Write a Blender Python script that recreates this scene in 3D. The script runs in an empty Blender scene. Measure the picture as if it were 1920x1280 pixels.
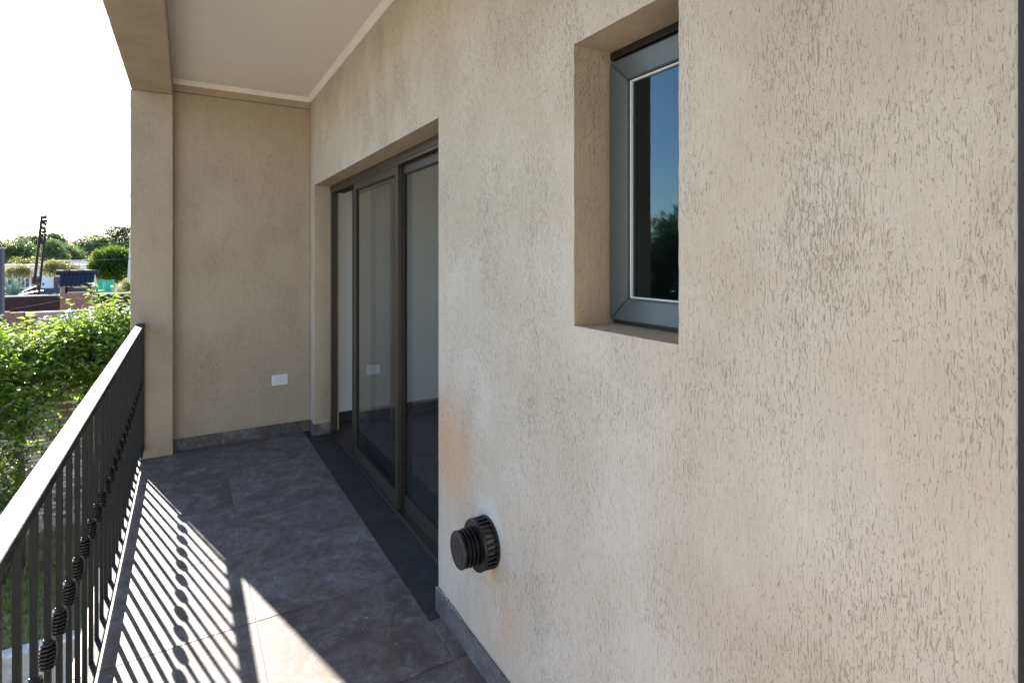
import bpy, bmesh, math, random
from mathutils import Vector, Matrix, noise as mnoise
random.seed(7)
R = math.radians
scn = bpy.context.scene
COL = scn.collection

# ------------------------------------------------------------------ camera
FPX, YAW, YH, EYE = 1018.0, R(31.0), 479.0, 1.5
cam_d = bpy.data.cameras.new('camera')
cam = bpy.data.objects.new('camera', cam_d)
COL.objects.link(cam)
cam.location = (0, 0, EYE)
cam.rotation_euler = (R(90), 0, -YAW)
cam_d.sensor_width = 36
cam_d.lens = FPX / 1920 * 36
cam_d.shift_y = -(640 - YH) / 1920
cam_d.clip_start = 0.02
cam_d.clip_end = 1500
scn.camera = cam

# ------------------------------------------------------------------ sky and sun
SUN_EL = R(29.4)
SUN_H = Vector((-0.283, 1.0, 0)).normalized()
world = bpy.data.worlds.new('World')
scn.world = world
world.use_nodes = True
wn = world.node_tree
bg = wn.nodes['Background']
sky = wn.nodes.new('ShaderNodeTexSky')
sky.sky_type = 'NISHITA'
sky.sun_disc = False
sky.sun_elevation = SUN_EL
sky.sun_rotation = math.atan2(SUN_H.x, SUN_H.y)
sky.air_density = 1.0
sky.dust_density = 0.4
sky.ozone_density = 2.0
wn.links.new(sky.outputs[0], bg.inputs[0])
bg.inputs[1].default_value = 0.075
sun_d = bpy.data.lights.new('sun', 'SUN')
sun_d.energy = 5.0
sun_d.angle = R(0.53)
sun_d.color = (1.0, 0.93, 0.83)
sun = bpy.data.objects.new('sun', sun_d)
COL.objects.link(sun)
to_sun = Vector((SUN_H.x * math.cos(SUN_EL), SUN_H.y * math.cos(SUN_EL), math.sin(SUN_EL)))
sun.rotation_euler = to_sun.to_track_quat('Z', 'Y').to_euler()
sun.location = (-4, 8, 9)
scn.view_settings.view_transform = 'Standard'
scn.view_settings.look = 'None'
scn.view_settings.gamma = 1
scn.view_settings.exposure = 2.45

# ------------------------------------------------------------------ pixel -> place helpers
S_, C_ = math.sin(YAW), math.cos(YAW)
def PX(px, Y):
    """world x of photo column px on the plane y = Y"""
    r = (px - 960) / FPX
    return Y * (S_ + r * C_) / (C_ - r * S_)
def PZ(px, py, Y):
    r = (px - 960) / FPX
    return EYE + (YH - py) / FPX * Y / (C_ - r * S_)
GROUND = -3.1

# ------------------------------------------------------------------ materials
def nt(name):
    m = bpy.data.materials.new(name)
    m.use_nodes = True
    return m, m.node_tree, m.node_tree.nodes['Principled BSDF']
def node(t, typ, **kw):
    n = t.nodes.new(typ)
    for k, v in kw.items():
        if k in ('ins',):
            for i, x in v.items(): n.inputs[i].default_value = x
        else: setattr(n, k, v)
    return n
def ramp(t, fac, stops):
    n = t.nodes.new('ShaderNodeValToRGB')
    e = n.color_ramp.elements
    while len(e) < len(stops): e.new(0.5)
    for i, (p, c) in enumerate(stops):
        e[i].position = p
        e[i].color = (c, c, c, 1) if isinstance(c, (int, float)) else (*c, 1)
    t.links.new(fac, n.inputs[0])
    return n.outputs[0]
def coords(t, scale=(1, 1, 1), loc=(0, 0, 0), kind='Object'):
    tc = t.nodes.new('ShaderNodeTexCoord')
    mp = t.nodes.new('ShaderNodeMapping')
    mp.inputs['Scale'].default_value = scale
    mp.inputs['Location'].default_value = loc
    t.links.new(tc.outputs[kind], mp.inputs[0])
    return mp.outputs[0]
def noise(t, vec, scale, detail=3, rough=0.55, dist=0):
    n = t.nodes.new('ShaderNodeTexNoise')
    n.inputs['Scale'].default_value = scale
    n.inputs['Detail'].default_value = detail
    n.inputs['Roughness'].default_value = rough
    n.inputs['Distortion'].default_value = dist
    if vec: t.links.new(vec, n.inputs['Vector'])
    return n.outputs[0]
def mix(t, fac, a, b, mode='MIX'):
    n = t.nodes.new('ShaderNodeMix')
    n.data_type = 'RGBA'
    n.blend_type = mode
    for s, v in ((n.inputs[0], fac), (n.inputs[6], a), (n.inputs[7], b)):
        if hasattr(v, 'links'): t.links.new(v, s)
        elif isinstance(v, (int, float)): s.default_value = v if s is n.inputs[0] else (v, v, v, 1)
        else: s.default_value = (*v, 1)
    return n.outputs[2]
def mth(t, op, a, b=None, c=None, clamp=False):
    n = t.nodes.new('ShaderNodeMath')
    n.operation = op
    n.use_clamp = clamp
    for i, v in enumerate((a, b, c)):
        if v is None: continue
        if hasattr(v, 'links'): t.links.new(v, n.inputs[i])
        else: n.inputs[i].default_value = v
    return n.outputs[0]
def bump(t, bsdf, h, strength=0.3, dist=0.01, prev=None):
    n = t.nodes.new('ShaderNodeBump')
    n.inputs['Strength'].default_value = strength
    n.inputs['Distance'].default_value = dist
    t.links.new(h, n.inputs['Height'])
    if prev: t.links.new(prev, n.inputs['Normal'])
    if bsdf: t.links.new(n.outputs[0], bsdf.inputs['Normal'])
    return n.outputs[0]
M = {}

def plain(name, col, rough=0.6, metal=0.0, var=0.12, nscale=8, bumps=0.0, spec=0.5):
    m, t, b = nt(name)
    c = coords(t)
    n = noise(t, c, nscale, 4)
    lo = tuple(x * (1 - var) for x in col); hi = tuple(min(1, x * (1 + var)) for x in col)
    t.links.new(mix(t, n, lo, hi), b.inputs['Base Color'])
    b.inputs['Roughness'].default_value = rough
    b.inputs['Metallic'].default_value = metal
    b.inputs['Specular IOR Level'].default_value = spec
    if bumps: bump(t, b, noise(t, c, nscale * 12, 3), bumps, 0.004)
    M[name] = m
    return m

def plaster(name, base, pale, groove, stains=False, gs=1.0, ga=0.75, gr=0.2):
    """scratched 'rayado' plaster: short vertical drag marks, worn blotches"""
    m, t, b = nt(name)
    c = coords(t)
    big = ramp(t, noise(t, c, 2.3, 5, 0.62), [(0.34, 0), (0.62, 1)])
    fine = noise(t, c, 420, 2, 0.6)
    med = noise(t, coords(t, (1, 1, 0.45)), 9, 5, 0.65)
    col = mix(t, big, base, pale)
    col = mix(t, ramp(t, med, [(0.42, 0.0), (0.75, 0.35)]), col, tuple(x * 0.86 for x in base))
    # vertical streaks
    g1 = noise(t, coords(t, (300 * gs, 300 * gs, 42 * gs)), 1.0, 2.6, 0.6, 0.9)
    g2 = noise(t, coords(t, (620 * gs, 620 * gs, 60 * gs), (3, 7, 1)), 1.0, 2, 0.5, 0.4)
    clump = ramp(t, noise(t, coords(t, (1, 1, 0.6), (5, 2, 9)), 4.2, 4, 0.65), [(0.38, 0.0), (0.66, 1.0)])
    k1 = ramp(t, mth(t, 'ADD', g1, mth(t, 'MULTIPLY', clump, 0.10)), [(0.69, 0), (0.76, 1)])
    k2 = ramp(t, mth(t, 'ADD', g2, mth(t, 'MULTIPLY', clump, 0.09)), [(0.69, 0), (0.755, 1)])
    grain = noise(t, coords(t, (330 * gs, 330 * gs, 16 * gs), (1, 4, 2)), 1.0, 3.5, 0.65, 0.4)
    pit = ramp(t, mth(t, 'ADD', noise(t, coords(t, (1, 1, 0.55)), 190, 3, 0.6, 0.8), mth(t, 'MULTIPLY', clump, 0.05)), [(0.66, 0), (0.74, 1)])
    k1 = mth(t, 'MAXIMUM', k1, mth(t, 'MULTIPLY', pit, 0.7))
    k = mth(t, 'MAXIMUM', k1, mth(t, 'MULTIPLY', k2, 0.7))
    col = mix(t, ramp(t, grain, [(0.45, 0.0), (0.70, gr)]), col, tuple(x * 0.74 for x in base))
    col = mix(t, mth(t, 'MULTIPLY', k, ga), col, groove)
    col = mix(t, mth(t, 'MULTIPLY', ramp(t, fine, [(0.35, 1), (0.55, 0)]), 0.22), col, tuple(x * 0.7 for x in base))
    if stains:
        # rust-coloured heat stain left of and above the flue, and the smooth cement ring round it
        tc = t.nodes.new('ShaderNodeTexCoord')
        def blob(y, z, ry, rz, soft, wob=0.35, ns=9):
            v = t.nodes.new('ShaderNodeVectorMath'); v.operation = 'SUBTRACT'
            t.links.new(tc.outputs['Object'], v.inputs[0]); v.inputs[1].default_value = (WALL_X, y, z)
            v2 = t.nodes.new('ShaderNodeVectorMath'); v2.operation = 'MULTIPLY'
            t.links.new(v.outputs[0], v2.inputs[0]); v2.inputs[1].default_value = (0, 1 / ry, 1 / rz)
            ln = t.nodes.new('ShaderNodeVectorMath'); ln.operation = 'LENGTH'
            t.links.new(v2.outputs[0], ln.inputs[0])
            d = mth(t, 'ADD', ln.outputs['Value'], mth(t, 'MULTIPLY', mth(t, 'SUBTRACT', noise(t, c, ns, 4, 0.6), 0.5), wob * 2))
            return ramp(t, d, [(max(0, 1 - soft), 1), (1.0, 0)])
        rust = blob(2.02, 0.70, 0.30, 0.30, 0.8, 0.35, 6)
        col = mix(t, mth(t, 'MULTIPLY', rust, 0.60), col, (0.60, 0.34, 0.19))
        rust2 = blob(1.62, 0.28, 0.22, 0.2, 0.8, 0.4, 7)
        col = mix(t, mth(t, 'MULTIPLY', rust2, 0.36), col, (0.62, 0.37, 0.22))
        rust3 = blob(1.665, 0.405, 0.06, 0.07, 0.7, 0.4, 14)
        ring = blob(1.695, 0.50, 0.125, 0.16, 0.2, 0.22, 13)
        drip = blob(1.65, 0.30, 0.07, 0.17, 0.5, 0.3, 10)
        col = mix(t, mth(t, 'MULTIPLY', ring, 0.78), col, (0.56, 0.56, 0.54))
        col = mix(t, mth(t, 'MULTIPLY', drip, 0.4), col, (0.6, 0.58, 0.54))
        col = mix(t, mth(t, 'MULTIPLY', rust3, 0.6), col, (0.62, 0.40, 0.16))
        k = mth(t, 'MULTIPLY', k, mth(t, 'SUBTRACT', 1.0, mth(t, 'MULTIPLY', ring, 0.8)))
    t.links.new(col, b.inputs['Base Color'])
    b.inputs['Roughness'].default_value = 0.92
    b.inputs['Specular IOR Level'].default_value = 0.2
    h = mth(t, 'SUBTRACT', mth(t, 'MULTIPLY', fine, 0.18), mth(t, 'ADD', k, mth(t, 'MULTIPLY', grain, 0.5)))
    n1 = bump(t, None, noise(t, c, 26, 4, 0.6), 0.25, 0.01)
    bump(t, b, h, 0.75, 0.004, n1)
    M[name] = m

WALL_X = 0.92
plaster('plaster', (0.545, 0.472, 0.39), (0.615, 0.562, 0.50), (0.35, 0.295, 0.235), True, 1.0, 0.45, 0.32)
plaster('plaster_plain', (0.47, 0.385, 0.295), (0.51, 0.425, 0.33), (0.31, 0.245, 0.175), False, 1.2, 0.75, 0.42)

def ceiling_mat():
    m, t, b = nt('ceiling_paint')
    c = coords(t)
    n = noise(t, c, 2.2, 5, 0.6)
    t.links.new(mix(t, n, (0.73, 0.70, 0.68), (0.81, 0.79, 0.77)), b.inputs['Base Color'])
    b.inputs['Roughness'].default_value = 0.9
    bump(t, b, noise(t, c, 240, 3), 0.35, 0.003)
    M['ceiling_paint'] = m
ceiling_mat()

def tile_mat():
    m, t, b = nt('floor_tile')
    oi = t.nodes.new('ShaderNodeObjectInfo')
    tc = t.nodes.new('ShaderNodeTexCoord')
    geo = t.nodes.new('ShaderNodeNewGeometry')
    off = t.nodes.new('ShaderNodeVectorMath'); off.operation = 'MULTIPLY_ADD'
    comb = t.nodes.new('ShaderNodeCombineXYZ')
    for i in range(3): t.links.new(oi.outputs['Random'], comb.inputs[i])
    t.links.new(comb.outputs[0], off.inputs[0]); off.inputs[1].default_value = (31, 17, 5)
    t.links.new(geo.outputs['Position'], off.inputs[2])
    v = off.outputs[0]
    a = noise(t, v, 2.6, 8, 0.68, 1.6)
    bn = noise(t, v, 8, 9, 0.78, 0.8)
    f = noise(t, v, 170, 4, 0.7)
    tone = mth(t, 'MULTIPLY', mth(t, 'SUBTRACT', oi.outputs['Random'], 0.5), 0.14)
    col = mix(t, ramp(t, mth(t, 'ADD', a, tone), [(0.38, 0), (0.62, 1)]), (0.066, 0.058, 0.060), (0.205, 0.196, 0.202))
    col = mix(t, ramp(t, noise(t, v, 3.6, 7, 0.72, 1.8), [(0.47, 0), (0.60, 0.8)]), col, (0.135, 0.086, 0.068))
    col = mix(t, ramp(t, bn, [(0.51, 0), (0.68, 0.7)]), col, (0.34, 0.35, 0.355))
    col = mix(t, ramp(t, noise(t, v, 21, 6, 0.75, 0.5), [(0.40, 0.6), (0.52, 0)]), col, (0.065, 0.052, 0.049))
    col = mix(t, mth(t, 'MULTIPLY', f, 0.5), col, (0.072, 0.063, 0.061))
    spots = ramp(t, noise(t, v, 38, 2, 0.5), [(0.73, 0), (0.77, 0.8)])
    col = mix(t, spots, col, (0.42, 0.41, 0.40))
    t.links.new(col, b.inputs['Base Color'])
    t.links.new(ramp(t, bn, [(0.2, 0.5), (0.8, 0.72)]), b.inputs['Roughness'])
    bump(t, b, mth(t, 'ADD', mth(t, 'MULTIPLY', bn, 0.6), mth(t, 'MULTIPLY', f, 0.4)), 0.22, 0.004)
    M['floor_tile'] = m
tile_mat()

def granite_mat():
    m, t, b = nt('threshold_stone')
    c = coords(t)
    a = noise(t, c, 4, 6, 0.65, 0.5)
    col = mix(t, a, (0.012, 0.013, 0.016), (0.048, 0.050, 0.056))
    col = mix(t, ramp(t, noise(t, c, 14, 5, 0.7), [(0.5, 0), (0.8, 0.6)]), col, (0.085, 0.083, 0.085))
    t.links.new(col, b.inputs['Base Color'])
    b.inputs['Roughness'].default_value = 0.55
    b.inputs['Specular IOR Level'].default_value = 0.3
    bump(t, b, noise(t, c, 120, 3), 0.12, 0.003)
    M['threshold_stone'] = m
granite_mat()

def metal_paint(name, col, rough, dust=0.0, spec=0.5, bump_s=0.1):
    m, t, b = nt(name)
    c = coords(t)
    n = noise(t, c, 60, 4, 0.65)
    cc = mix(t, n, tuple(x * 0.8 for x in col), tuple(x * 1.2 for x in col))
    if dust:
        cc = mix(t, mth(t, 'MULTIPLY', ramp(t, noise(t, c, 22, 5, 0.7), [(0.35, 0), (0.7, 1)]), dust), cc, (0.30, 0.29, 0.27))
    t.links.new(cc, b.inputs['Base Color'])
    t.links.new(ramp(t, n, [(0.3, rough * 0.85), (0.7, rough * 1.15)]), b.inputs['Roughness'])
    b.inputs['Specular IOR Level'].default_value = spec
    bump(t, b, noise(t, c, 260, 2), bump_s, 0.002)
    M[name] = m
metal_paint('railing_paint', (0.007, 0.010, 0.014), 0.45, 0.0, 0.32, 0.5)
metal_paint('handrail_paint', (0.016, 0.021, 0.024), 0.50, 0.20, 0.07, 0.6)
metal_paint('collar_iron', (0.008, 0.008, 0.010), 0.28, 0.0, 0.5, 0.1)
metal_paint('door_aluminium', (0.042, 0.033, 0.026), 0.40, 0.03, 0.5, 0.03)
metal_paint('window_aluminium', (0.070, 0.085, 0.092), 0.36, 0.06, 0.5, 0.03)
metal_paint('black_plastic', (0.008, 0.008, 0.010), 0.36, 0.02, 0.4, 0.08)
plain('gasket_black', (0.012, 0.012, 0.013), 0.7)
plain('bead_white', (0.72, 0.72, 0.74), 0.4)
plain('white_trim', (0.88, 0.86, 0.84), 0.7, nscale=14, bumps=0.15)
plain('grout', (0.27, 0.25, 0.23), 0.95, nscale=60)
plain('interior_white', (0.74, 0.74, 0.75), 0.85, nscale=2, var=0.04, bumps=0.05)
plain('interior_floor', (0.040, 0.036, 0.036), 0.45, nscale=5, var=0.25)
plain('socket_white', (0.80, 0.81, 0.83), 0.35, var=0.03)
plain('slot_black', (0.01, 0.01, 0.01), 0.7)
plain('steel_pale', (0.34, 0.33, 0.31), 0.45, metal=0.6, nscale=40)
plain('concrete', (0.42, 0.40, 0.375), 0.9, nscale=9, bumps=0.4)
plain('slab_render', (0.52, 0.45, 0.36), 0.9, nscale=9, bumps=0.4)

def glass_mat(name, tint, base_r=1.0, rough=0.0, dirt=0.0, refl=(0.95, 0.97, 1.0)):
    m, t, b = nt(name)
    t.nodes.remove(b)
    out = t.nodes['Material Output']
    tr = node(t, 'ShaderNodeBsdfTransparent'); tr.inputs[0].default_value = (*tint, 1)
    gl = node(t, 'ShaderNodeBsdfGlossy'); gl.inputs['Roughness'].default_value = rough
    gl.inputs['Color'].default_value = (*refl, 1)
    fr = node(t, 'ShaderNodeFresnel'); fr.inputs[0].default_value = 1.5
    fac = mth(t, 'MULTIPLY', fr.outputs[0], base_r, clamp=True)
    mx = node(t, 'ShaderNodeMixShader')
    t.links.new(fac, mx.inputs[0]); t.links.new(tr.outputs[0], mx.inputs[1]); t.links.new(gl.outputs[0], mx.inputs[2])
    last = mx.outputs[0]
    if dirt:
        df = node(t, 'ShaderNodeBsdfDiffuse'); df.inputs[0].default_value = (0.5, 0.5, 0.5, 1)
        m2 = node(t, 'ShaderNodeMixShader')
        c = coords(t)
        dots = ramp(t, noise(t, c, 90, 2, 0.5), [(0.70, 0), (0.76, dirt)])
        t.links.new(mth(t, 'ADD', dots, 0.006), m2.inputs[0])
        t.links.new(last, m2.inputs[1]); t.links.new(df.outputs[0], m2.inputs[2])
        last = m2.outputs[0]
    t.links.new(last, out.inputs[0])
    M[name] = m
glass_mat('door_glass', (0.56, 0.62, 0.65), 1.5, dirt=0.02)
glass_mat('window_glass', (0.16, 0.26, 0.30), 1.7, 0.035, 0.12, (0.50, 0.80, 1.0))

def leaf_mat(name, dark, light, trans=0.45, tint=(0.30, 0.42, 0.05), gloss=0.5):
    m, t, b = nt(name)
    t.nodes.remove(b)
    out = t.nodes['Material Output']
    at = node(t, 'ShaderNodeAttribute'); at.attribute_name = 'rnd'
    col = mix(t, at.outputs['Fac'], dark, light)
    pb = node(t, 'ShaderNodeBsdfPrincipled')
    pb.inputs['Roughness'].default_value = 0.36
    pb.inputs['Specular IOR Level'].default_value = gloss
    t.links.new(col, pb.inputs['Base Color'])
    tl = node(t, 'ShaderNodeBsdfTranslucent')
    t.links.new(mix(t, at.outputs['Fac'], tuple(x * 0.6 for x in tint), tint), tl.inputs[0])
    mx = node(t, 'ShaderNodeMixShader'); mx.inputs[0].default_value = trans
    t.links.new(pb.outputs[0], mx.inputs[1]); t.links.new(tl.outputs[0], mx.inputs[2])
    t.links.new(mx.outputs[0], out.inputs[0])
    M[name] = m
leaf_mat('leaf_near', (0.038, 0.095, 0.014), (0.14, 0.22, 0.035), 0.48, (0.36, 0.52, 0.055), 0.9)
leaf_mat('leaf_far_mid', (0.075, 0.120, 0.062), (0.14, 0.19, 0.095), 0.34, (0.22, 0.31, 0.11), 0.4)  # lighter greens: distance haze is put into the leaf colour
leaf_mat('leaf_far_dark', (0.035, 0.065, 0.038), (0.07, 0.11, 0.06), 0.26, (0.12, 0.19, 0.07), 0.4)
leaf_mat('leaf_yellow', (0.10, 0.13, 0.03), (0.20, 0.22, 0.06), 0.35, (0.32, 0.34, 0.06), 0.3)
leaf_mat('leaf_pale', (0.20, 0.20, 0.09), (0.40, 0.38, 0.20), 0.35, (0.42, 0.41, 0.17), 0.3)
leaf_mat('leaf_round', (0.014, 0.042, 0.012), (0.045, 0.09, 0.02), 0.30, (0.22, 0.34, 0.03), 0.35)
leaf_mat('agave_leaf', (0.12, 0.19, 0.18), (0.19, 0.27, 0.25), 0.1, (0.1, 0.2, 0.12), 0.4)
leaf_mat('grass_blade', (0.05, 0.10, 0.015), (0.13, 0.20, 0.03), 0.35, (0.22, 0.34, 0.04), 0.3)
leaf_mat('dry_stem', (0.13, 0.085, 0.05), (0.25, 0.18, 0.11), 0.15, (0.2, 0.13, 0.06), 0.2)
plain('bark', (0.055, 0.040, 0.030), 0.95, nscale=20, var=0.35, bumps=0.6)
plain('house_white', (0.72, 0.74, 0.80), 0.85, nscale=1.2, var=0.06)
plain('house_cream', (0.66, 0.55, 0.45), 0.85, nscale=1.2, var=0.08)
plain('house_plinth', (0.055, 0.07, 0.10), 0.8, nscale=1.2)
plain('dark_pane', (0.03, 0.035, 0.045), 0.2, nscale=1)
plain('brown_door', (0.11, 0.055, 0.04), 0.6, nscale=3)
plain('brick_red', (0.36, 0.15, 0.10), 0.9, nscale=6, var=0.3)
plain('pillar_grey', (0.055, 0.058, 0.075), 0.9, nscale=3, bumps=0.3)
plain('wall_maroon', (0.045, 0.020, 0.020), 0.9, nscale=2, var=0.3)
plain('pole_wood', (0.026, 0.016, 0.016), 0.9, nscale=14, var=0.3, bumps=0.4)
plain('pole_concrete', (0.60, 0.58, 0.57), 0.9, nscale=8)
plain('wire_black', (0.03, 0.03, 0.03), 0.6)
plain('blue_tile', (0.003, 0.008, 0.030), 0.7, nscale=6, var=0.3)
plain('mortar_pale', (0.55, 0.52, 0.47), 0.95, nscale=12)
plain('bbq_mortar', (0.20, 0.15, 0.12), 0.95, nscale=12)
plain('hood_black', (0.015, 0.013, 0.012), 0.95)
plain('wall_mortar', (0.075, 0.052, 0.040), 0.95, nscale=14, var=0.35, bumps=0.5)
plain('render_grey', (0.24, 0.23, 0.22), 0.95, nscale=5, var=0.25, bumps=0.4)
plain('block_white', (0.36, 0.36, 0.37), 0.9, nscale=11, var=0.55, bumps=0.5)

def brick_mat(name, cols, scale=5.0):
    m, t, b = nt(name)
    oi = t.nodes.new('ShaderNodeObjectInfo')
    geo = t.nodes.new('ShaderNodeNewGeometry')
    rr = mth(t, 'FRACT', mth(t, 'ADD', oi.outputs['Random'], mth(t, 'MULTIPLY', geo.outputs['Random Per Island'], 7.3)))
    n = noise(t, geo.outputs['Position'], 18, 5, 0.7)
    base = ramp(t, rr, [(i / (len(cols) - 1), c) for i, c in enumerate(cols)])
    worn = ramp(t, n, [(0.45, 0), (0.65, 0.8)])
    t.links.new(mix(t, worn, base, tuple(x * 0.55 for x in cols[0])), b.inputs['Base Color'])
    b.inputs['Roughness'].default_value = 0.95
    bump(t, b, n, 0.5, 0.01)
    M[name] = m
brick_mat('brick_whitewash', [(0.26, 0.19, 0.15), (0.50, 0.47, 0.44), (0.60, 0.58, 0.56), (0.16, 0.10, 0.075), (0.52, 0.48, 0.45)])
brick_mat('brick_old', [(0.26, 0.13, 0.09), (0.33, 0.18, 0.13), (0.22, 0.12, 0.09), (0.38, 0.24, 0.18)])

def ground_mat():
    m, t, b = nt('ground')
    c = coords(t)
    n = ramp(t, noise(t, c, 0.8, 6, 0.65), [(0.38, 0), (0.6, 1)])
    col = mix(t, n, (0.27, 0.215, 0.16), (0.17, 0.17, 0.085))
    col = mix(t, ramp(t, noise(t, c, 14, 5, 0.7), [(0.45, 0), (0.75, 0.7)]), col, (0.34, 0.285, 0.22))
    t.links.new(col, b.inputs['Base Color'])
    b.inputs['Roughness'].default_value = 1
    bump(t, b, noise(t, c, 20, 6, 0.7), 0.8, 0.06)
    M['ground'] = m
ground_mat()

# ------------------------------------------------------------------ mesh helpers
class MB:
    """collects geometry for ONE mesh object"""
    def __init__(s): s.v = []; s.f = []; s.smooth = []; s.rnd = []
    def add(s, vs, fs, smooth=False, rnd=None):
        o = len(s.v); s.v += [tuple(p) for p in vs]
        for f in fs: s.f.append(tuple(i + o for i in f)); s.smooth.append(smooth); s.rnd.append(0.5 if rnd is None else rnd)
    def box(s, x0, x1, y0, y1, z0, z1):
        s.add([(x0, y0, z0), (x1, y0, z0), (x1, y1, z0), (x0, y1, z0), (x0, y0, z1), (x1, y0, z1), (x1, y1, z1), (x0, y1, z1)],
              [(0, 3, 2, 1), (4, 5, 6, 7), (0, 1, 5, 4), (1, 2, 6, 5), (2, 3, 7, 6), (3, 0, 4, 7)])
        return s
    def tube(s, pts, rads, n=8, cap=True, smooth=True, rnd=None):
        pts = [Vector(p) for p in pts]; rings = []
        up = Vector((0, 0, 1))
        vs = []
        for i, p in enumerate(pts):
            d = (pts[min(i + 1, len(pts) - 1)] - pts[max(i - 1, 0)]).normalized()
            a = d.cross(up if abs(d.z) < 0.95 else Vector((1, 0, 0))).normalized(); b_ = d.cross(a)
            r = rads[i] if isinstance(rads, (list, tuple)) else rads
            vs += [p + (a * math.cos(2 * math.pi * k / n) + b_ * math.sin(2 * math.pi * k / n)) * r for k in range(n)]
        fs = [(i * n + k, i * n + (k + 1) % n, (i + 1) * n + (k + 1) % n, (i + 1) * n + k) for i in range(len(pts) - 1) for k in range(n)]
        if cap: fs += [tuple(range(n))[::-1], tuple((len(pts) - 1) * n + k for k in range(n))]
        s.add(vs, fs, smooth, rnd); return s
    def lathe(s, prof, origin, axis='X', n=32, smooth=False):
        """prof: list of (distance along axis, radius)"""
        o = Vector(origin); vs = []
        for a, r in prof:
            for k in range(n):
                c, q = math.cos(2 * math.pi * k / n) * r, math.sin(2 * math.pi * k / n) * r
                vs.append(o + (Vector((a, c, q)) if axis == 'X' else Vector((c, q, a))))
        fs = [(i * n + k, i * n + (k + 1) % n, (i + 1) * n + (k + 1) % n, (i + 1) * n + k) for i in range(len(prof) - 1) for k in range(n)]
        fs += [tuple(range(n))[::-1], tuple((len(prof) - 1) * n + k for k in range(n))]
        s.add(vs, fs, smooth); return s
    def mesh(s, name):
        me = bpy.data.meshes.new(name)
        me.from_pydata(s.v, [], s.f)
        me.polygons.foreach_set('use_smooth', s.smooth)
        a = me.attributes.new('rnd', 'FLOAT', 'FACE')
        a.data.foreach_set('value', s.rnd)
        me.update()
        return me
    def build(s, name, mat, parent=None, bevel=0, fix=False, loc=None):
        me = s.mesh(name)
        if fix:
            bm = bmesh.new(); bm.from_mesh(me); bmesh.ops.recalc_face_normals(bm, faces=bm.faces); bm.to_mesh(me); bm.free()
        me.materials.append(M[mat])
        o = bpy.data.objects.new(name, me); COL.objects.link(o)
        if parent: o.parent = parent
        if loc: o.location = loc
        if bevel:
            b = o.modifiers.new('bevel', 'BEVEL'); b.width = bevel; b.segments = 2; b.limit_method = 'ANGLE'
        return o
def tag(o, label=None, cat=None, group=None, kind=None):
    for k, v in (('label', label), ('category', cat), ('group', group), ('kind', kind)):
        if v: o[k] = v
    return o
def empty(name, label, cat, loc=(0, 0, 0), group=None):
    o = bpy.data.objects.new(name, None); COL.objects.link(o); o.location = loc
    o.empty_display_size = 0.1
    return tag(o, label, cat, group)
def inst(name, me, parent, loc=(0, 0, 0)):
    o = bpy.data.objects.new(name, me); COL.objects.link(o)
    if parent: o.parent = parent
    o.location = loc
    return o
def box(name, mat, parent, x0, x1, y0, y1, z0, z1, bevel=0):
    return MB().box(x0, x1, y0, y1, z0, z1).build(name, mat, parent, bevel)

def rough_box(name, mat, x0, x1, y0, y1, z0, z1, axis, step=0.03, amp=0.0022, bevel=0.005):
    a0, a1 = ((x0, x1), (y0, y1), (z0, z1))[axis]
    n_ = int((a1 - a0) / step); m = MB(); vs = []
    for i in range(n_ + 1):
        a = a0 + (a1 - a0) * i / n_
        o2 = [(x0, x1), (y0, y1), (z0, z1)]; del o2[axis]
        for q, w in ((0, 0), (1, 0), (1, 1), (0, 1)):
            b_, c_ = o2[0][q], o2[1][w]; p = [b_, c_]; p.insert(axis, a); p = Vector(p)
            if 0 < i < n_:
                d = [mnoise.noise(p * 14) * amp + mnoise.noise(p * 60) * amp * .5, mnoise.noise(p * 14 + Vector((5, 5, 5))) * amp + mnoise.noise(p * 60 + Vector((7, 5, 5))) * amp * .5]; d.insert(axis, 0); p += Vector(d)
            vs.append(p)
    fs = [(i * 4 + k, i * 4 + (k + 1) % 4, i * 4 + 4 + (k + 1) % 4, i * 4 + 4 + k) for i in range(n_) for k in range(4)]
    fs += [(0, 3, 2, 1), (n_ * 4, n_ * 4 + 1, n_ * 4 + 2, n_ * 4 + 3)]
    m.add(vs, fs); return m.build(name, mat, None, bevel, fix=True)

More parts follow.
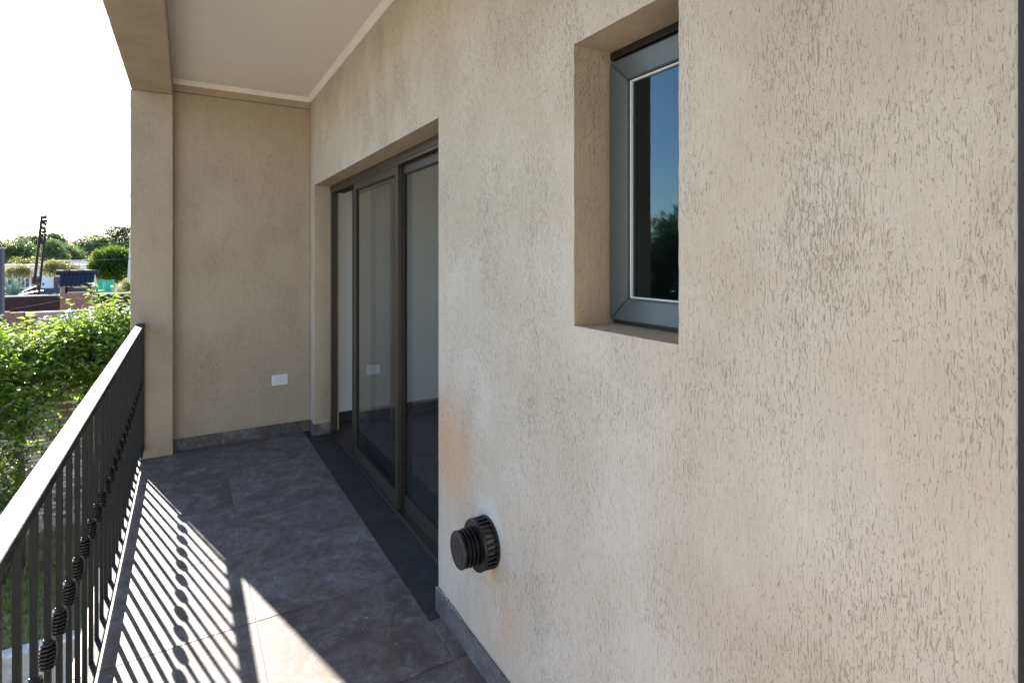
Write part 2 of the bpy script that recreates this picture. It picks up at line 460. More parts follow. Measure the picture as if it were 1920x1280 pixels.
def grid_wall(name, mat, parent, axis, p0, p1, u0, u1, z0, z1, holes, step=0.0, bevel=0.0, wob=0.0):
    """wall slab with rectangular openings; axis 'X' = faces along X (u is Y), 'Y' = faces along Y (u is X)"""
    us = sorted({u0, u1, *[h[0] for h in holes], *[h[1] for h in holes]})
    zs = sorted({z0, z1, *[h[2] for h in holes], *[h[3] for h in holes]})
    if step:
        for L in (us, zs):
            for a_, b__ in list(zip(L[:-1], L[1:])):
                k_ = int((b__ - a_) / step)
                L += [a_ + (b__ - a_) * q / (k_ + 1) for q in range(1, k_ + 1)]
            L.sort()
    def solid(i, j):
        if i < 0 or j < 0 or i >= len(us) - 1 or j >= len(zs) - 1: return False
        cu, cz = (us[i] + us[i + 1]) / 2, (zs[j] + zs[j + 1]) / 2
        return not any(h[0] < cu < h[1] and h[2] < cz < h[3] for h in holes)
    bm = bmesh.new(); cache = {}
    def V(k, i, j):
        if (k, i, j) not in cache:
            p = p1 if k else p0
            cache[(k, i, j)] = bm.verts.new((p, us[i], zs[j]) if axis == 'X' else (us[i], p, zs[j]))
        return cache[(k, i, j)]
    for i in range(len(us) - 1):
        for j in range(len(zs) - 1):
            if not solid(i, j): continue
            for k in (0, 1): bm.faces.new([V(k, i, j), V(k, i + 1, j), V(k, i + 1, j + 1), V(k, i, j + 1)])
            for di, dj, e in ((-1, 0, ((i, j), (i, j + 1))), (1, 0, ((i + 1, j), (i + 1, j + 1))), (0, -1, ((i, j), (i + 1, j))), (0, 1, ((i, j + 1), (i + 1, j + 1)))):
                if not solid(i + di, j + dj):
                    bm.faces.new([V(0, *e[0]), V(0, *e[1]), V(1, *e[1]), V(1, *e[0])])
    bmesh.ops.recalc_face_normals(bm, faces=bm.faces)
    if step:
        for (k, i, j), v in cache.items():
            if k: continue
            for h in holes:
                e = 1e-5
                if h[0] - e <= us[i] <= h[1] + e and h[2] - e <= zs[j] <= h[3] + e and zs[j] > z0 + e:
                    v.co.y += mnoise.noise(v.co * 24) * wob + mnoise.noise(v.co * 90) * wob * .5
                    v.co.z += mnoise.noise(v.co * 24 + Vector((9, 3, 1))) * wob + mnoise.noise(v.co * 90 + Vector((9, 3, 1))) * wob * .5
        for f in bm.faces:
            if abs(f.normal.x) < 0.5: f.material_index = 1  # reveal faces: their weaker light and dirt put into a darker tan
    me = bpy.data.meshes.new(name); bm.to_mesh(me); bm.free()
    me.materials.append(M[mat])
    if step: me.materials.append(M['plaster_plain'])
    o = bpy.data.objects.new(name, me); COL.objects.link(o)
    if parent: o.parent = parent
    if bevel:
        b = o.modifiers.new('bevel', 'BEVEL'); b.width = bevel; b.segments = 2; b.limit_method = 'ANGLE'
    return o

# ================================================================== GROUND
g = MB(); g.add([(-450, -250, GROUND), (450, -250, GROUND), (450, 900, GROUND), (-450, 900, GROUND)], [(0, 1, 2, 3)])
tag(g.build('ground', 'ground'), kind='structure')

# ================================================================== THE HOUSE WITH ITS BALCONY
WX, YE, ZC, ZH = WALL_X, 4.90, 2.845, 2.085
YN = -0.40                                 # unseen near end, behind the camera, pulled in to darken the near facade
DOOR = (2.138, 4.728, -0.02, ZH)
WIN = (0.827, 1.198, 1.306, 2.083)
DOOR2 = (-0.34, 0.2605, -0.02, ZH)
house = empty('house', 'beige plastered house with tiled balcony, sliding door and small window', 'house', (2.0, 2.0, GROUND))
house_inv = Matrix.Translation((-2.0, -2.0, -GROUND))
def H(o):
    o.parent = house; o.matrix_parent_inverse = house_inv; return o

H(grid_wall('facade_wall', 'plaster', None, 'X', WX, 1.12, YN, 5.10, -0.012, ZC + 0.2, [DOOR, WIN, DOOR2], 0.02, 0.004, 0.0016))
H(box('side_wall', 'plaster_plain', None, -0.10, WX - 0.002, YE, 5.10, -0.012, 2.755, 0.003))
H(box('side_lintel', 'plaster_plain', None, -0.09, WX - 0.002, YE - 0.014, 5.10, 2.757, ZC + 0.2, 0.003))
H(box('unseen_near_wall', 'plaster_plain', None, -0.09, WX - 0.002, YN - 0.2, YN + 0.002, -0.012, ZC + 0.2))  # unseen end wall, set close to keep light off the near facade
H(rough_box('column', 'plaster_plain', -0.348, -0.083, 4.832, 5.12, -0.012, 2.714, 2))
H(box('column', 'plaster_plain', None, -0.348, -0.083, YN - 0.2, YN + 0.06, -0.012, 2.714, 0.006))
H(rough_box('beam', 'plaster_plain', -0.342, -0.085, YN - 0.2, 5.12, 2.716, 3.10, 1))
H(box('ceiling', 'ceiling_paint', None, -0.086, WX + 0.001, YN, YE - 0.012, ZC, ZC + 0.2))
def trim(pts, name='ceiling_trim'):
    # small cove moulding, profile in (out from wall, down from ceiling)
    prof = [(0.0, 0.034), (0.006, 0.034), (0.010, 0.028), (0.024, 0.012), (0.032, 0.008), (0.032, 0.0), (0.0, 0.0)]
    return prof
mb = MB(); prof = trim(None); n = len(prof)
y0, y1 = YN + 0.05, YE - 0.0145
vs = [(WX - 0.0005 - a, (y0 if e == 0 else y1 - a), ZC - 0.0005 - d) for e in (0, 1) for a, d in prof]
mb.add(vs, [(k, (k + 1) % n, n + (k + 1) % n, n + k) for k in range(n)] + [tuple(range(n))[::-1], tuple(n + k for k in range(n))])
H(mb.build('ceiling_trim', 'white_trim', fix=True))
mb = MB()
vs = [((-0.084 if e == 0 else WX - 0.001 - a), y1 - a, ZC - 0.0005 - d) for e in (0, 1) for a, d in prof]
mb.add(vs, [(k, (k + 1) % n, n + (k + 1) % n, n + k) for k in range(n)] + [tuple(range(n))[::-1], tuple(n + k for k in range(n))])
H(mb.build('ceiling_trim', 'white_trim', fix=True))
H(box('roof_slab', 'slab_render', None, -0.08, 4.9, YN - 0.2, 5.3, ZC + 0.2 + 0.002, ZC + 0.42))
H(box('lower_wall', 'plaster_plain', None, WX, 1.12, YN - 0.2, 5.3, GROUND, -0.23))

# balcony floor: slab with grout bed, tiles laid on it
slab = H(box('balcony_floor', 'grout', None, -0.357, WX + 0.002, YN - 0.2, 5.098, -0.22, -0.0035))
def tile_mesh(lx, ly, t=0.010):
    me_b = MB().box(0, lx, 0, ly, -t, 0)
    me = me_b.mesh('floor_tile')
    bm = bmesh.new(); bm.from_mesh(me)
    bmesh.ops.bevel(bm, geom=[e for e in bm.edges if all(v.co.z > -1e-4 for v in e.verts)], offset=0.0012, segments=1, affect='EDGES')
    bm.to_mesh(me); bm.free(); me.materials.append(M['floor_tile'])
    return me
TG = 0.003
ys = [4.885, 4.268, 3.660, 3.053, 2.447, 1.840, 1.233, 0.626, 0.019, -0.395]
cols = [(-0.358, 0.247), (0.250, 0.857)]
cache = {}
def place_tile(x0, x1, y0, y1, z=0.0, parent=slab):
    k = (round(x1 - x0, 3), round(y1 - y0, 3))
    if k not in cache: cache[k] = tile_mesh(*k)
    o = inst('floor_tile', cache[k], parent, (x0, y0, z))
    return o
for (x0, x1) in cols:
    for a, b_ in zip(ys[:-1], ys[1:]):
        place_tile(x0, x1, b_ + TG, a)
place_tile(-0.083, 0.247, 4.888, 4.897); 
for a, b_ in ((2.086, 1.840), (1.840, 1.233), (1.233, 0.626), (0.626, 0.27)):
    place_tile(0.860, WX - 0.0005, b_ + TG, a)
thr = H(box('door_threshold', 'threshold_stone', None, 0.860, 1.118, 2.142, 4.724, -0.012, 0.0006, 0.001))
box('threshold_end', 'threshold_stone', None, 0.860, WX - 0.001, 2.090, 2.1415, -0.012, 0.0004).parent = house
bpy.data.objects['threshold_end'].matrix_parent_inverse = house_inv
box('threshold_end', 'threshold_stone', None, 0.860, WX - 0.001, 4.7245, 4.886, -0.012, 0.0004)
bpy.data.objects['threshold_end.001'].parent = house
bpy.data.objects['threshold_end.001'].matrix_parent_inverse = house_inv

# skirting: bed with single tiles
sk = H(box('skirting', 'grout', None, -0.080, WX - 0.003, YE - 0.0035, YE - 0.0005, 0.0015, 0.091))
def skirt_tile(x0, x1, y0, y1, z1, parent):
    o = box('skirting_tile', 'floor_tile', parent, x0, x1, y0, y1, 0.001, z1, 0.0015); return o
for x0, x1 in ((-0.081, 0.240), (0.243, 0.852), (0.855, 0.905)):
    skirt_tile(x0, x1, YE - 0.0125, YE - 0.003, 0.094, sk)
sk2 = H(box('skirting', 'grout', None, WX - 0.0035, WX - 0.0005, 4.74, 4.885, 0.0015, 0.091))
skirt_tile(WX - 0.0125, WX - 0.003, 4.728, 4.887, 0.094, sk2)
skirt_tile(WX - 0.0125, 1.048, 4.7185, 4.7275, 0.094, sk2)
sk3 = H(box('skirting', 'grout', None, WX - 0.0035, WX - 0.0005, 0.28, 2.135, 0.0015, 0.088))
for y0_, y1_ in ((1.843, 2.140), (1.236, 1.840), (0.629, 1.233), (0.27, 0.626)):
    skirt_tile(WX - 0.0135, WX - 0.003, y0_, y1_, 0.092, sk3)
# rough plaster lip above the near skirting
lip = MB()
for k in range(26):
    y = 1.90 + k * 0.0095
    lip.box(WX - 0.006 - random.random() * 0.006, WX - 0.0003, y, y + 0.0094, 0.090, 0.094 + random.random() * 0.009)
o = lip.build('mortar_lip', 'render_grey', None, 0.001); o.parent = sk3

# interior rooms seen through the glass
IX = 4.6
H(box('interior_floor', 'interior_floor', None, 1.1195, IX, YN, 5.10, -0.20, -0.006))
H(grid_wall('interior_back_wall', 'interior_white', None, 'X', IX, IX + 0.2, YN - 0.2, 5.30, -0.2, ZC + 0.2, [(2.3, 4.7, 0.1, 2.2)]))  # unseen opening added here to bring daylight into the room
H(box('interior_end_wall', 'interior_white', None, 1.1205, IX - 0.001, 5.02, 5.30, -0.005, ZC - 0.2))
H(box('interior_near_wall', 'interior_white', None, 1.1205, IX - 0.001, YN - 0.2, YN + 0.001, -0.005, ZC - 0.2))
H(box('interior_partition', 'interior_white', None, 1.1205, IX - 0.001, 1.62, 1.72, -0.005, ZC - 0.2))
H(box('interior_partition', 'interior_white', None, 1.1205, IX - 0.001, 0.42, 0.52, -0.005, ZC - 0.2))
H(box('interior_ceiling', 'interior_white', None, 1.1205, IX - 0.001, YN - 0.2, 5.30, ZC - 0.199, ZC + 0.2))
H(box('interior_skirting', 'interior_floor', None, 1.122, IX - 0.002, 5.008, 5.0195, -0.005, 0.085))

# ------------------------------------------------------------------ sliding door (part of the house)
sd = bpy.data.objects.new('sliding_door', None); COL.objects.link(sd); H(sd)
sd.empty_display_size = 0.1
sd['label'] = 'dark bronze sliding door with the far third standing open'
DY0, DY1 = DOOR[0], DOOR[1]
FX0, FX1 = 1.050, 1.150
def D(o): o.parent = sd; return o
D(box('frame_jamb', 'door_aluminium', None, FX0, 1.100, DY1 - 0.028, DY1 - 0.001, 0.0225, ZH - 0.0445, 0.002))
D(box('frame_jamb', 'door_aluminium', None, FX0, FX1, DY0 + 0.001, DY0 + 0.03, 0.0225, ZH - 0.0445, 0.002))
D(box('frame_head', 'door_aluminium', None, FX0 - 0.004, FX1, DY0 + 0.001, DY1 - 0.001, ZH - 0.044, ZH - 0.001, 0.002))
D(box('sill_track', 'door_aluminium', None, FX0 - 0.004, FX1, DY0 + 0.001, DY1 - 0.001, 0.0008, 0.014, 0.002))
for x in (1.050, 1.0835, 1.1145, 1.1445):
    D(box('track_rib', 'door_aluminium', None, x, x + 0.003, DY0 + 0.002, DY1 - 0.002, 0.0142, 0.022))
    D(box('track_rib', 'door_aluminium', None, x, x + 0.003, DY0 + 0.031, DY1 - 0.029, ZH - 0.062, ZH - 0.0442))
for z in (1.83, 1.03, 0.33):
    sc = MB().lathe([(0, 0.005), (0.002, 0.005)], (0, 0, 0), 'Z', 10)
    me = sc.build('screw', 'gasket_black', None)
    me.location = (1.068, DY1 - 0.0285, z); me.rotation_euler = (R(90), 0, 0); D(me)
def leaf(y0, y1, x0, x1, zt=ZH - 0.050, zb=0.0225, sw=0.045):
    xm = (x0 + x1) / 2
    p = []
    p.append(box('stile', 'door_aluminium', None, x0, x1, y0, y0 + sw, zb, zt, 0.002))
    p.append(box('stile', 'door_aluminium', None, x0, x1, y1 - sw, y1, zb, zt, 0.002))
    p.append(box('top_rail', 'door_aluminium', None, x0 + 0.001, x1 - 0.001, y0 + sw, y1 - sw, zt - 0.060, zt - 0.0005, 0.002))
    p.append(box('bottom_rail', 'door_aluminium', None, x0 + 0.001, x1 - 0.001, y0 + sw, y1 - sw, zb + 0.0005, zb + 0.085, 0.002))
    a = (y0 + sw + 0.0005, y1 - sw - 0.0005, zb + 0.086, zt - 0.061)
    w = 0.006
    p.append(box('gasket', 'gasket_black', None, xm - 0.007, xm + 0.007, a[0], a[0] + w, a[2], a[3]))
    p.append(box('gasket', 'gasket_black', None, xm - 0.007, xm + 0.007, a[1] - w, a[1], a[2], a[3]))
    p.append(box('gasket', 'gasket_black', None, xm - 0.007, xm + 0.007, a[0] + w, a[1] - w, a[3] - w, a[3]))
    p.append(box('gasket', 'gasket_black', None, xm - 0.007, xm + 0.007, a[0] + w, a[1] - w, a[2], a[2] + w))
    m = MB(); m.add([(xm, a[0] + w, a[2] + w), (xm, a[1] - w, a[2] + w), (xm, a[1] - w, a[3] - w), (xm, a[0] + w, a[3] - w)], [(3, 2, 1, 0)])
    p.append(m.build('pane', 'door_glass'))
    for q in p: D(q)
leaf(3.045, 4.000, 1.0540, 1.0825)          # front track, middle
leaf(DY0 + 0.031, 3.090, 1.0870, 1.1135)     # middle track, nearest the camera
leaf(3.330, 4.300, 1.1180, 1.1440)           # back track, pushed half open
D(box('roller_catch', 'gasket_black', None, 1.0835, 1.0865, 3.046, 3.062, 1.94, 1.985))
D(box('roller_catch', 'gasket_black', None, 1.0835, 1.0865, 3.046, 3.062, 0.12, 0.155))

# ------------------------------------------------------------------ small window (part of the house)
wd = bpy.data.objects.new('window', None); COL.objects.link(wd); H(wd); wd.empty_display_size = 0.1
wd['label'] = 'small grey aluminium window set deep in the plaster'
def Wp(o): o.parent = wd; return o
WY0, WY1, WZ0, WZ1 = WIN
def mitred(name, mat, y0, y1, z0, z1, w, x0, x1, bev, inner_drop=0.0):
    """four mitred members round a rectangle, front face at x0; inner edge set back by inner_drop"""
    cs = [(y0, z0), (y1, z0), (y1, z1), (y0, z1)]
    ci = [(y0 + w, z0 + w), (y1 - w, z0 + w), (y1 - w, z1 - w), (y0 + w, z1 - w)]
    for i in range(4):
        j = (i + 1) % 4
        e = 0.0003
        m = MB()
        a, b_, c, d = cs[i], cs[j], ci[j], ci[i]
        vs = [(x0, *a), (x0, *b_), (x0 + inner_drop, *c), (x0 + inner_drop, *d), (x1, *a), (x1, *b_), (x1, *c), (x1, *d)]
        m.add(vs, [(0, 1, 2, 3), (4, 7, 6, 5), (0, 4, 5, 1), (1, 5, 6, 2), (2, 6, 7, 3), (3, 7, 4, 0)])
        Wp(m.build(name, mat, None, bev, fix=True))
mitred('frame_member', 'door_aluminium', WY0 + 0.001, WY1 - 0.001, WZ0 + 0.001, WZ1 - 0.022, 0.018, 1.062, 1.115, 0.001)
mitred('sash_member', 'window_aluminium', WY0 + 0.010, WY1 - 0.010, WZ0 + 0.012, WZ1 - 0.034, 0.062, 1.040, 1.090, 0.004, 0.010)
mitred('glazing_bead', 'bead_white', WY0 + 0.0735, WY1 - 0.0735, WZ0 + 0.0755, WZ1 - 0.0975, 0.0045, 1.058, 1.072, 0.0008)
m = MB(); gx = 1.066
m.add([(gx, WY0 + 0.072, WZ0 + 0.074), (gx, WY1 - 0.072, WZ0 + 0.074), (gx, WY1 - 0.072, WZ1 - 0.096), (gx, WY0 + 0.072, WZ1 - 0.096)], [(3, 2, 1, 0)])
Wp(m.build('pane', 'window_glass'))
Wp(box('head_gap', 'gasket_black', None, 1.050, 1.112, WY0 + 0.001, WY1 - 0.001, WZ1 - 0.0215, WZ1 - 0.001))
# the second balcony door, only its edge shows at the right of the picture
plain('edge_frame', (0.018, 0.011, 0.016), 0.5)
d2 = bpy.data.objects.new('balcony_door', None); COL.objects.link(d2); H(d2); d2.empty_display_size = 0.1
d2['label'] = 'dark door frame at the right edge'
for args in (('door_jamb', DOOR2[1] - 0.04, DOOR2[1] + 0.003, 0.002, ZH - 0.002), ('door_jamb', DOOR2[0] + 0.001, DOOR2[0] + 0.04, 0.002, ZH - 0.002)):
    o = box(args[0], 'edge_frame', None, WX - 0.004, 1.10, args[1], args[2], args[3], args[4], 0.002); o.parent = d2
o = box('door_leaf', 'brown_door', None, 1.0, 1.045, DOOR2[0] + 0.042, DOOR2[1] - 0.042, 0.008, ZH - 0.004, 0.002); o.parent = d2

# ================================================================== RAILING
rail = empty('railing', 'black iron balcony railing with knuckled square bars', 'railing', (-0.282, 1.5, 0.0))
rinv = (-0.282, -1.5 + 0, 0)
def Rl(o): o.parent = rail; o.matrix_parent_inverse = Matrix.Translation((0.282, -1.5, 0)); return o
RY0, RY1 = YN + 0.06, 4.8315
Rl(box('handrail', 'handrail_paint', None, -0.308, -0.258, RY0, RY1, 0.974, 1.0, 0.003))
Rl(box('bottom_rail', 'handrail_paint', None, -0.302, -0.262, RY0, RY1, 0.070, 0.090, 0.002))
Rl(box('end_post', 'railing_paint', None, -0.302, -0.264, 4.812, 4.8305, 0.0905, 0.9735, 0.001))
bar_me = MB().box(-0.0065, 0.0065, -0.0065, 0.0065, 0.0895, 0.9745).mesh('bar'); bar_me.materials.append(M['railing_paint'])
# knuckle: stacked toothed rings, cast, slightly twisted
kb = MB()
def knuckle(kb):
    rings = 7; n = 12; H_ = 0.066; vs = []; prof = []
    for i in range(rings):
        z0 = -H_ / 2 + H_ * i / rings; hh = H_ / rings
        tt = (i + 0.5) / rings * 2 - 1
        r = 0.0115 + 0.0060 * (1 - tt * tt) ** 0.5
        prof += [(z0 + 0.0004, r * 0.70), (z0 + hh * 0.25, r), (z0 + hh * 0.75, r), (z0 + hh * 0.96, r * 0.70)]
    prof = [(-H_ / 2 - 0.003, 0.008)] + prof + [(H_ / 2 + 0.003, 0.008)]
    for zi, (z, r) in enumerate(prof):
        for k in range(n):
            a = 2 * math.pi * k / n + z * 9
            rr = r * (1.06 if k % 2 else 0.95)
            # squarish section
            sq = 1 / max(abs(math.cos(a - z * 9)), abs(math.sin(a - z * 9))) ** 0.55
            vs.append((rr * sq * math.cos(a), rr * sq * math.sin(a), z))
    L = len(prof)
    fs = [(i * n + k, i * n + (k + 1) % n, (i + 1) * n + (k + 1) % n, (i + 1) * n + k) for i in range(L - 1) for k in range(n)]
    fs += [tuple(range(n))[::-1], tuple((L - 1) * n + k for k in range(n))]
    kb.add(vs, fs, False)
knuckle(kb)
col_me = kb.mesh('collar'); col_me.materials.append(M['collar_iron'])
yb = 4.705
while yb > RY0 + 0.05:
    b_ = inst('bar', bar_me, None, (-0.282, yb, 0)); Rl(b_)
    c_ = inst('collar', col_me, b_, (0, 0, 0.55))
    yb -= 0.1375

# ================================================================== WALL SOCKET
sx0, sx1, sz0, sz1 = 0.612, 0.736, 0.418, 0.505
sy = YE - 0.001
so = empty('wall_socket', 'white wall socket low on the beige end wall', 'socket', ((sx0 + sx1) / 2, sy, (sz0 + sz1) / 2))
SI = Matrix.Translation(so.location).inverted()
def So(o): o.parent = so; o.matrix_parent_inverse = SI; return o
So(box('cover_plate', 'socket_white', None, sx0, sx1, sy - 0.009, sy, sz0, sz1, 0.003))
So(box('module_gap', 'steel_pale', None, sx0 + 0.024, sx1 - 0.024, sy - 0.0094, sy - 0.0088, sz0 + 0.017, sz1 - 0.017))
So(box('module', 'socket_white', None, sx0 + 0.0255, sx0 + 0.041, sy - 0.0112, sy - 0.0085, sz0 + 0.0185, sz1 - 0.0185, 0.0008))
So(box('socket_module', 'socket_white', None, sx0 + 0.042, sx1 - 0.0425, sy - 0.0112, sy - 0.0085, sz0 + 0.0185, sz1 - 0.0185, 0.0008))
So(box('module', 'socket_white', None, sx1 - 0.0415, sx1 - 0.0255, sy - 0.0112, sy - 0.0085, sz0 + 0.0185, sz1 - 0.0185, 0.0008))
cx, cz = (sx0 + sx1) / 2 - 0.0, (sz0 + sz1) / 2
for dx, dz, rot in ((-0.009, 0.001, 90), (0.005, 0.010, 32), (0.005, -0.010, -32)):
    s = MB().box(-0.0045, 0.0045, -0.0004, 0.0006, -0.0016, 0.0016).build('slot', 'slot_black')
    s.location = (cx + dx, sy - 0.0114, cz + dz); s.rotation_euler = (0, R(rot), 0)
    So(s)

# ================================================================== FLUE VENT
VY, VZ = 1.695, 0.488
vent = empty('flue_vent', 'black ribbed plastic flue vent sticking out of the wall', 'vent', (WX, VY, VZ))
def Ve(o): o.parent = vent; return o
def vl(name, mat, prof, n=40, z=0, y=0, bevel=0): 
    o = MB().lathe([(-a, r) for a, r in prof], (0, y, z), 'X', n).build(name, mat, None, bevel, fix=True); return Ve(o)
vl('base_ring', 'black_plastic', [(-0.004, 0.088), (0.006, 0.088), (0.008, 0.084)], bevel=0.001)
vl('inner_pipe', 'steel_pale', [(0.0, 0.066), (0.052, 0.066)])
for k in range(26):
    a = 2 * math.pi * k / 26
    m = MB().box(-0.050, -0.006, -0.0036, 0.0036, 0.076, 0.086)
    o = m.build('vent_rib', 'black_plastic'); o.rotation_euler = (a, 0, 0); Ve(o)
vl('drum_plate', 'black_plastic', [(0.046, 0.087), (0.050, 0.088), (0.056, 0.086), (0.058, 0.060)], bevel=0.001)
vl('neck', 'black_plastic', [(0.056, 0.048), (0.112, 0.048)])
for i, a in enumerate((0.070, 0.084, 0.098)):
    vl('fin', 'black_plastic', [(a, 0.064 - 0.001 * i), (a + 0.0035, 0.064 - 0.001 * i)], bevel=0.0008)
vl('front_cap', 'black_plastic', [(0.112, 0.061), (0.116, 0.063), (0.120, 0.061), (0.1215, 0.045), (0.1200, 0.030), (0.1200, 0.010)], bevel=0.0008)

# ================================================================== GARDEN BELOW
WALLY = 12.0
bw = empty('brick_wall', 'old whitewashed brick garden wall behind the leafy trees', 'wall', (-2.0, WALLY + 0.1, GROUND))
BI = Matrix.Translation(bw.location).inverted()
def Bw(o): o.parent = bw; o.matrix_parent_inverse = BI; return o
bx0, bx1, btop = -13.0, 1.4, -0.62
Bw(box('mortar_bed', 'wall_mortar', None, bx0, bx1, WALLY + 0.012, WALLY + 0.20, GROUND, btop))
bm_cache = []
for k in range(10):
    l = 0.165 + 0.012 * k
    me_b = MB(); j = lambda s: random.uniform(-s, s)
    me_b.add([(0, j(.004), j(.004)), (l, j(.004), j(.004)), (l, .05, 0), (0, .05, 0), (0, j(.004), .050 + j(.004)), (l, j(.004), .050 + j(.004)), (l, .05, .05), (0, .05, .05)],
             [(0, 3, 2, 1), (4, 5, 6, 7), (0, 1, 5, 4), (1, 2, 6, 5), (2, 3, 7, 6), (3, 0, 4, 7)])
    me = me_b.mesh('brick'); me.materials.append(M['brick_whitewash']); bm_cache.append((l, me))
rest = MB(); cnt = 0
nrow = int((btop - GROUND) / 0.0655)
for r_ in range(nrow):
    z = GROUND + 0.012 + r_ * 0.0655
    x = bx0 + random.random() * 0.15
    while x < bx1 - 0.3:
        l, me = random.choice(bm_cache)
        dy = random.uniform(-0.004, 0.008); dz = random.uniform(-0.004, 0.004)
        if -3.05 < x < -0.95 and cnt < 298:
            Bw(inst('brick', me, None, (x, WALLY + dy, z + dz))); cnt += 1
        else:
            rest.add([(p.co.x + x, p.co.y + WALLY + dy, p.co.z + z + dz) for p in me.vertices], [tuple(q.vertices) for q in me.polygons])
        x += l + random.uniform(0.014, 0.045)
o = Bw(rest.build('brickwork', 'brick_whitewash')); o['kind'] = 'stuff'
tag(box('concrete_kerb', 'concrete', None, -13.0, 1.4, WALLY - 0.22, WALLY - 0.03, GROUND - 0.05, GROUND + 0.10, 0.015),
    'pale concrete kerb along the foot of the brick wall', 'kerb')

# low block wall
lw = empty('low_wall', 'low white block wall in the garden just below the railing', 'wall', (-1.5, 6.5, GROUND))
LI = Matrix.Translation(lw.location).inverted()
lwx0, lwx1, LWY = -4.0, -0.6, 6.4
o = box('wall_core', 'mortar_pale', None, lwx0, lwx1, LWY + 0.006, LWY + 0.144, GROUND, -2.052); o.parent = lw; o.matrix_parent_inverse = LI
bl = MB().box(0, 0.385, 0, 0.15, 0, 0.178).mesh('block'); bl.materials.append(M['block_white'])
bh = MB().box(0, 0.187, 0, 0.15, 0, 0.178).mesh('block'); bh.materials.append(M['block_white'])
for r_ in range(6):
    z = -2.05 - 0.178 - r_ * 0.19
    x = lwx0
    if r_ % 2:
        q = inst('block', bh, None, (x, LWY, z)); q.parent = lw; q.matrix_parent_inverse = LI; x += 0.199
    while x < lwx1 - 0.3:
        q = inst('block', bl, None, (x, LWY + random.uniform(-.003, .003), z + random.uniform(-.002, .002))); q.parent = lw; q.matrix_parent_inverse = LI
        x += 0.397

# grass and dry stems
def blades(name, mat, label, cat, n, area, h, w, lean=0.5, z0=GROUND):
    m = MB()
    for _ in range(n):
        x = random.uniform(area[0], area[1]); y = random.uniform(area[2], area[3])
        a = random.random() * 6.28; hh = h * random.uniform(0.4, 1.2)
        d = Vector((math.cos(a), math.sin(a), 0)); s = Vector((-d.y, d.x, 0)) * w * random.uniform(.6, 1.3)
        p = Vector((x, y, z0 - 0.01)); tip = p + d * hh * lean * random.random() + Vector((0, 0, hh)); mid = p * 0.5 + tip * 0.5 + Vector((0, 0, hh * 0.12))
        m.add([p - s, p + s, mid + s * 0.7, mid - s * 0.7, tip], [(0, 1, 2, 3), (3, 2, 4)], rnd=random.random())
    o = m.build(name, mat); tag(o, label, cat, kind='stuff'); return o
blades('grass', 'grass_blade', 'short green grass on the garden ground', 'grass', 48000, (-12, 0.6, 7.0, 10.6), 0.10, 0.006)
blades('dry_stems', 'dry_stem', 'dry brown stems and litter at the foot of the brick wall', 'dry plants', 9000, (-12, 0.6, 10.2, 11.75), 0.22, 0.005, 2.2)

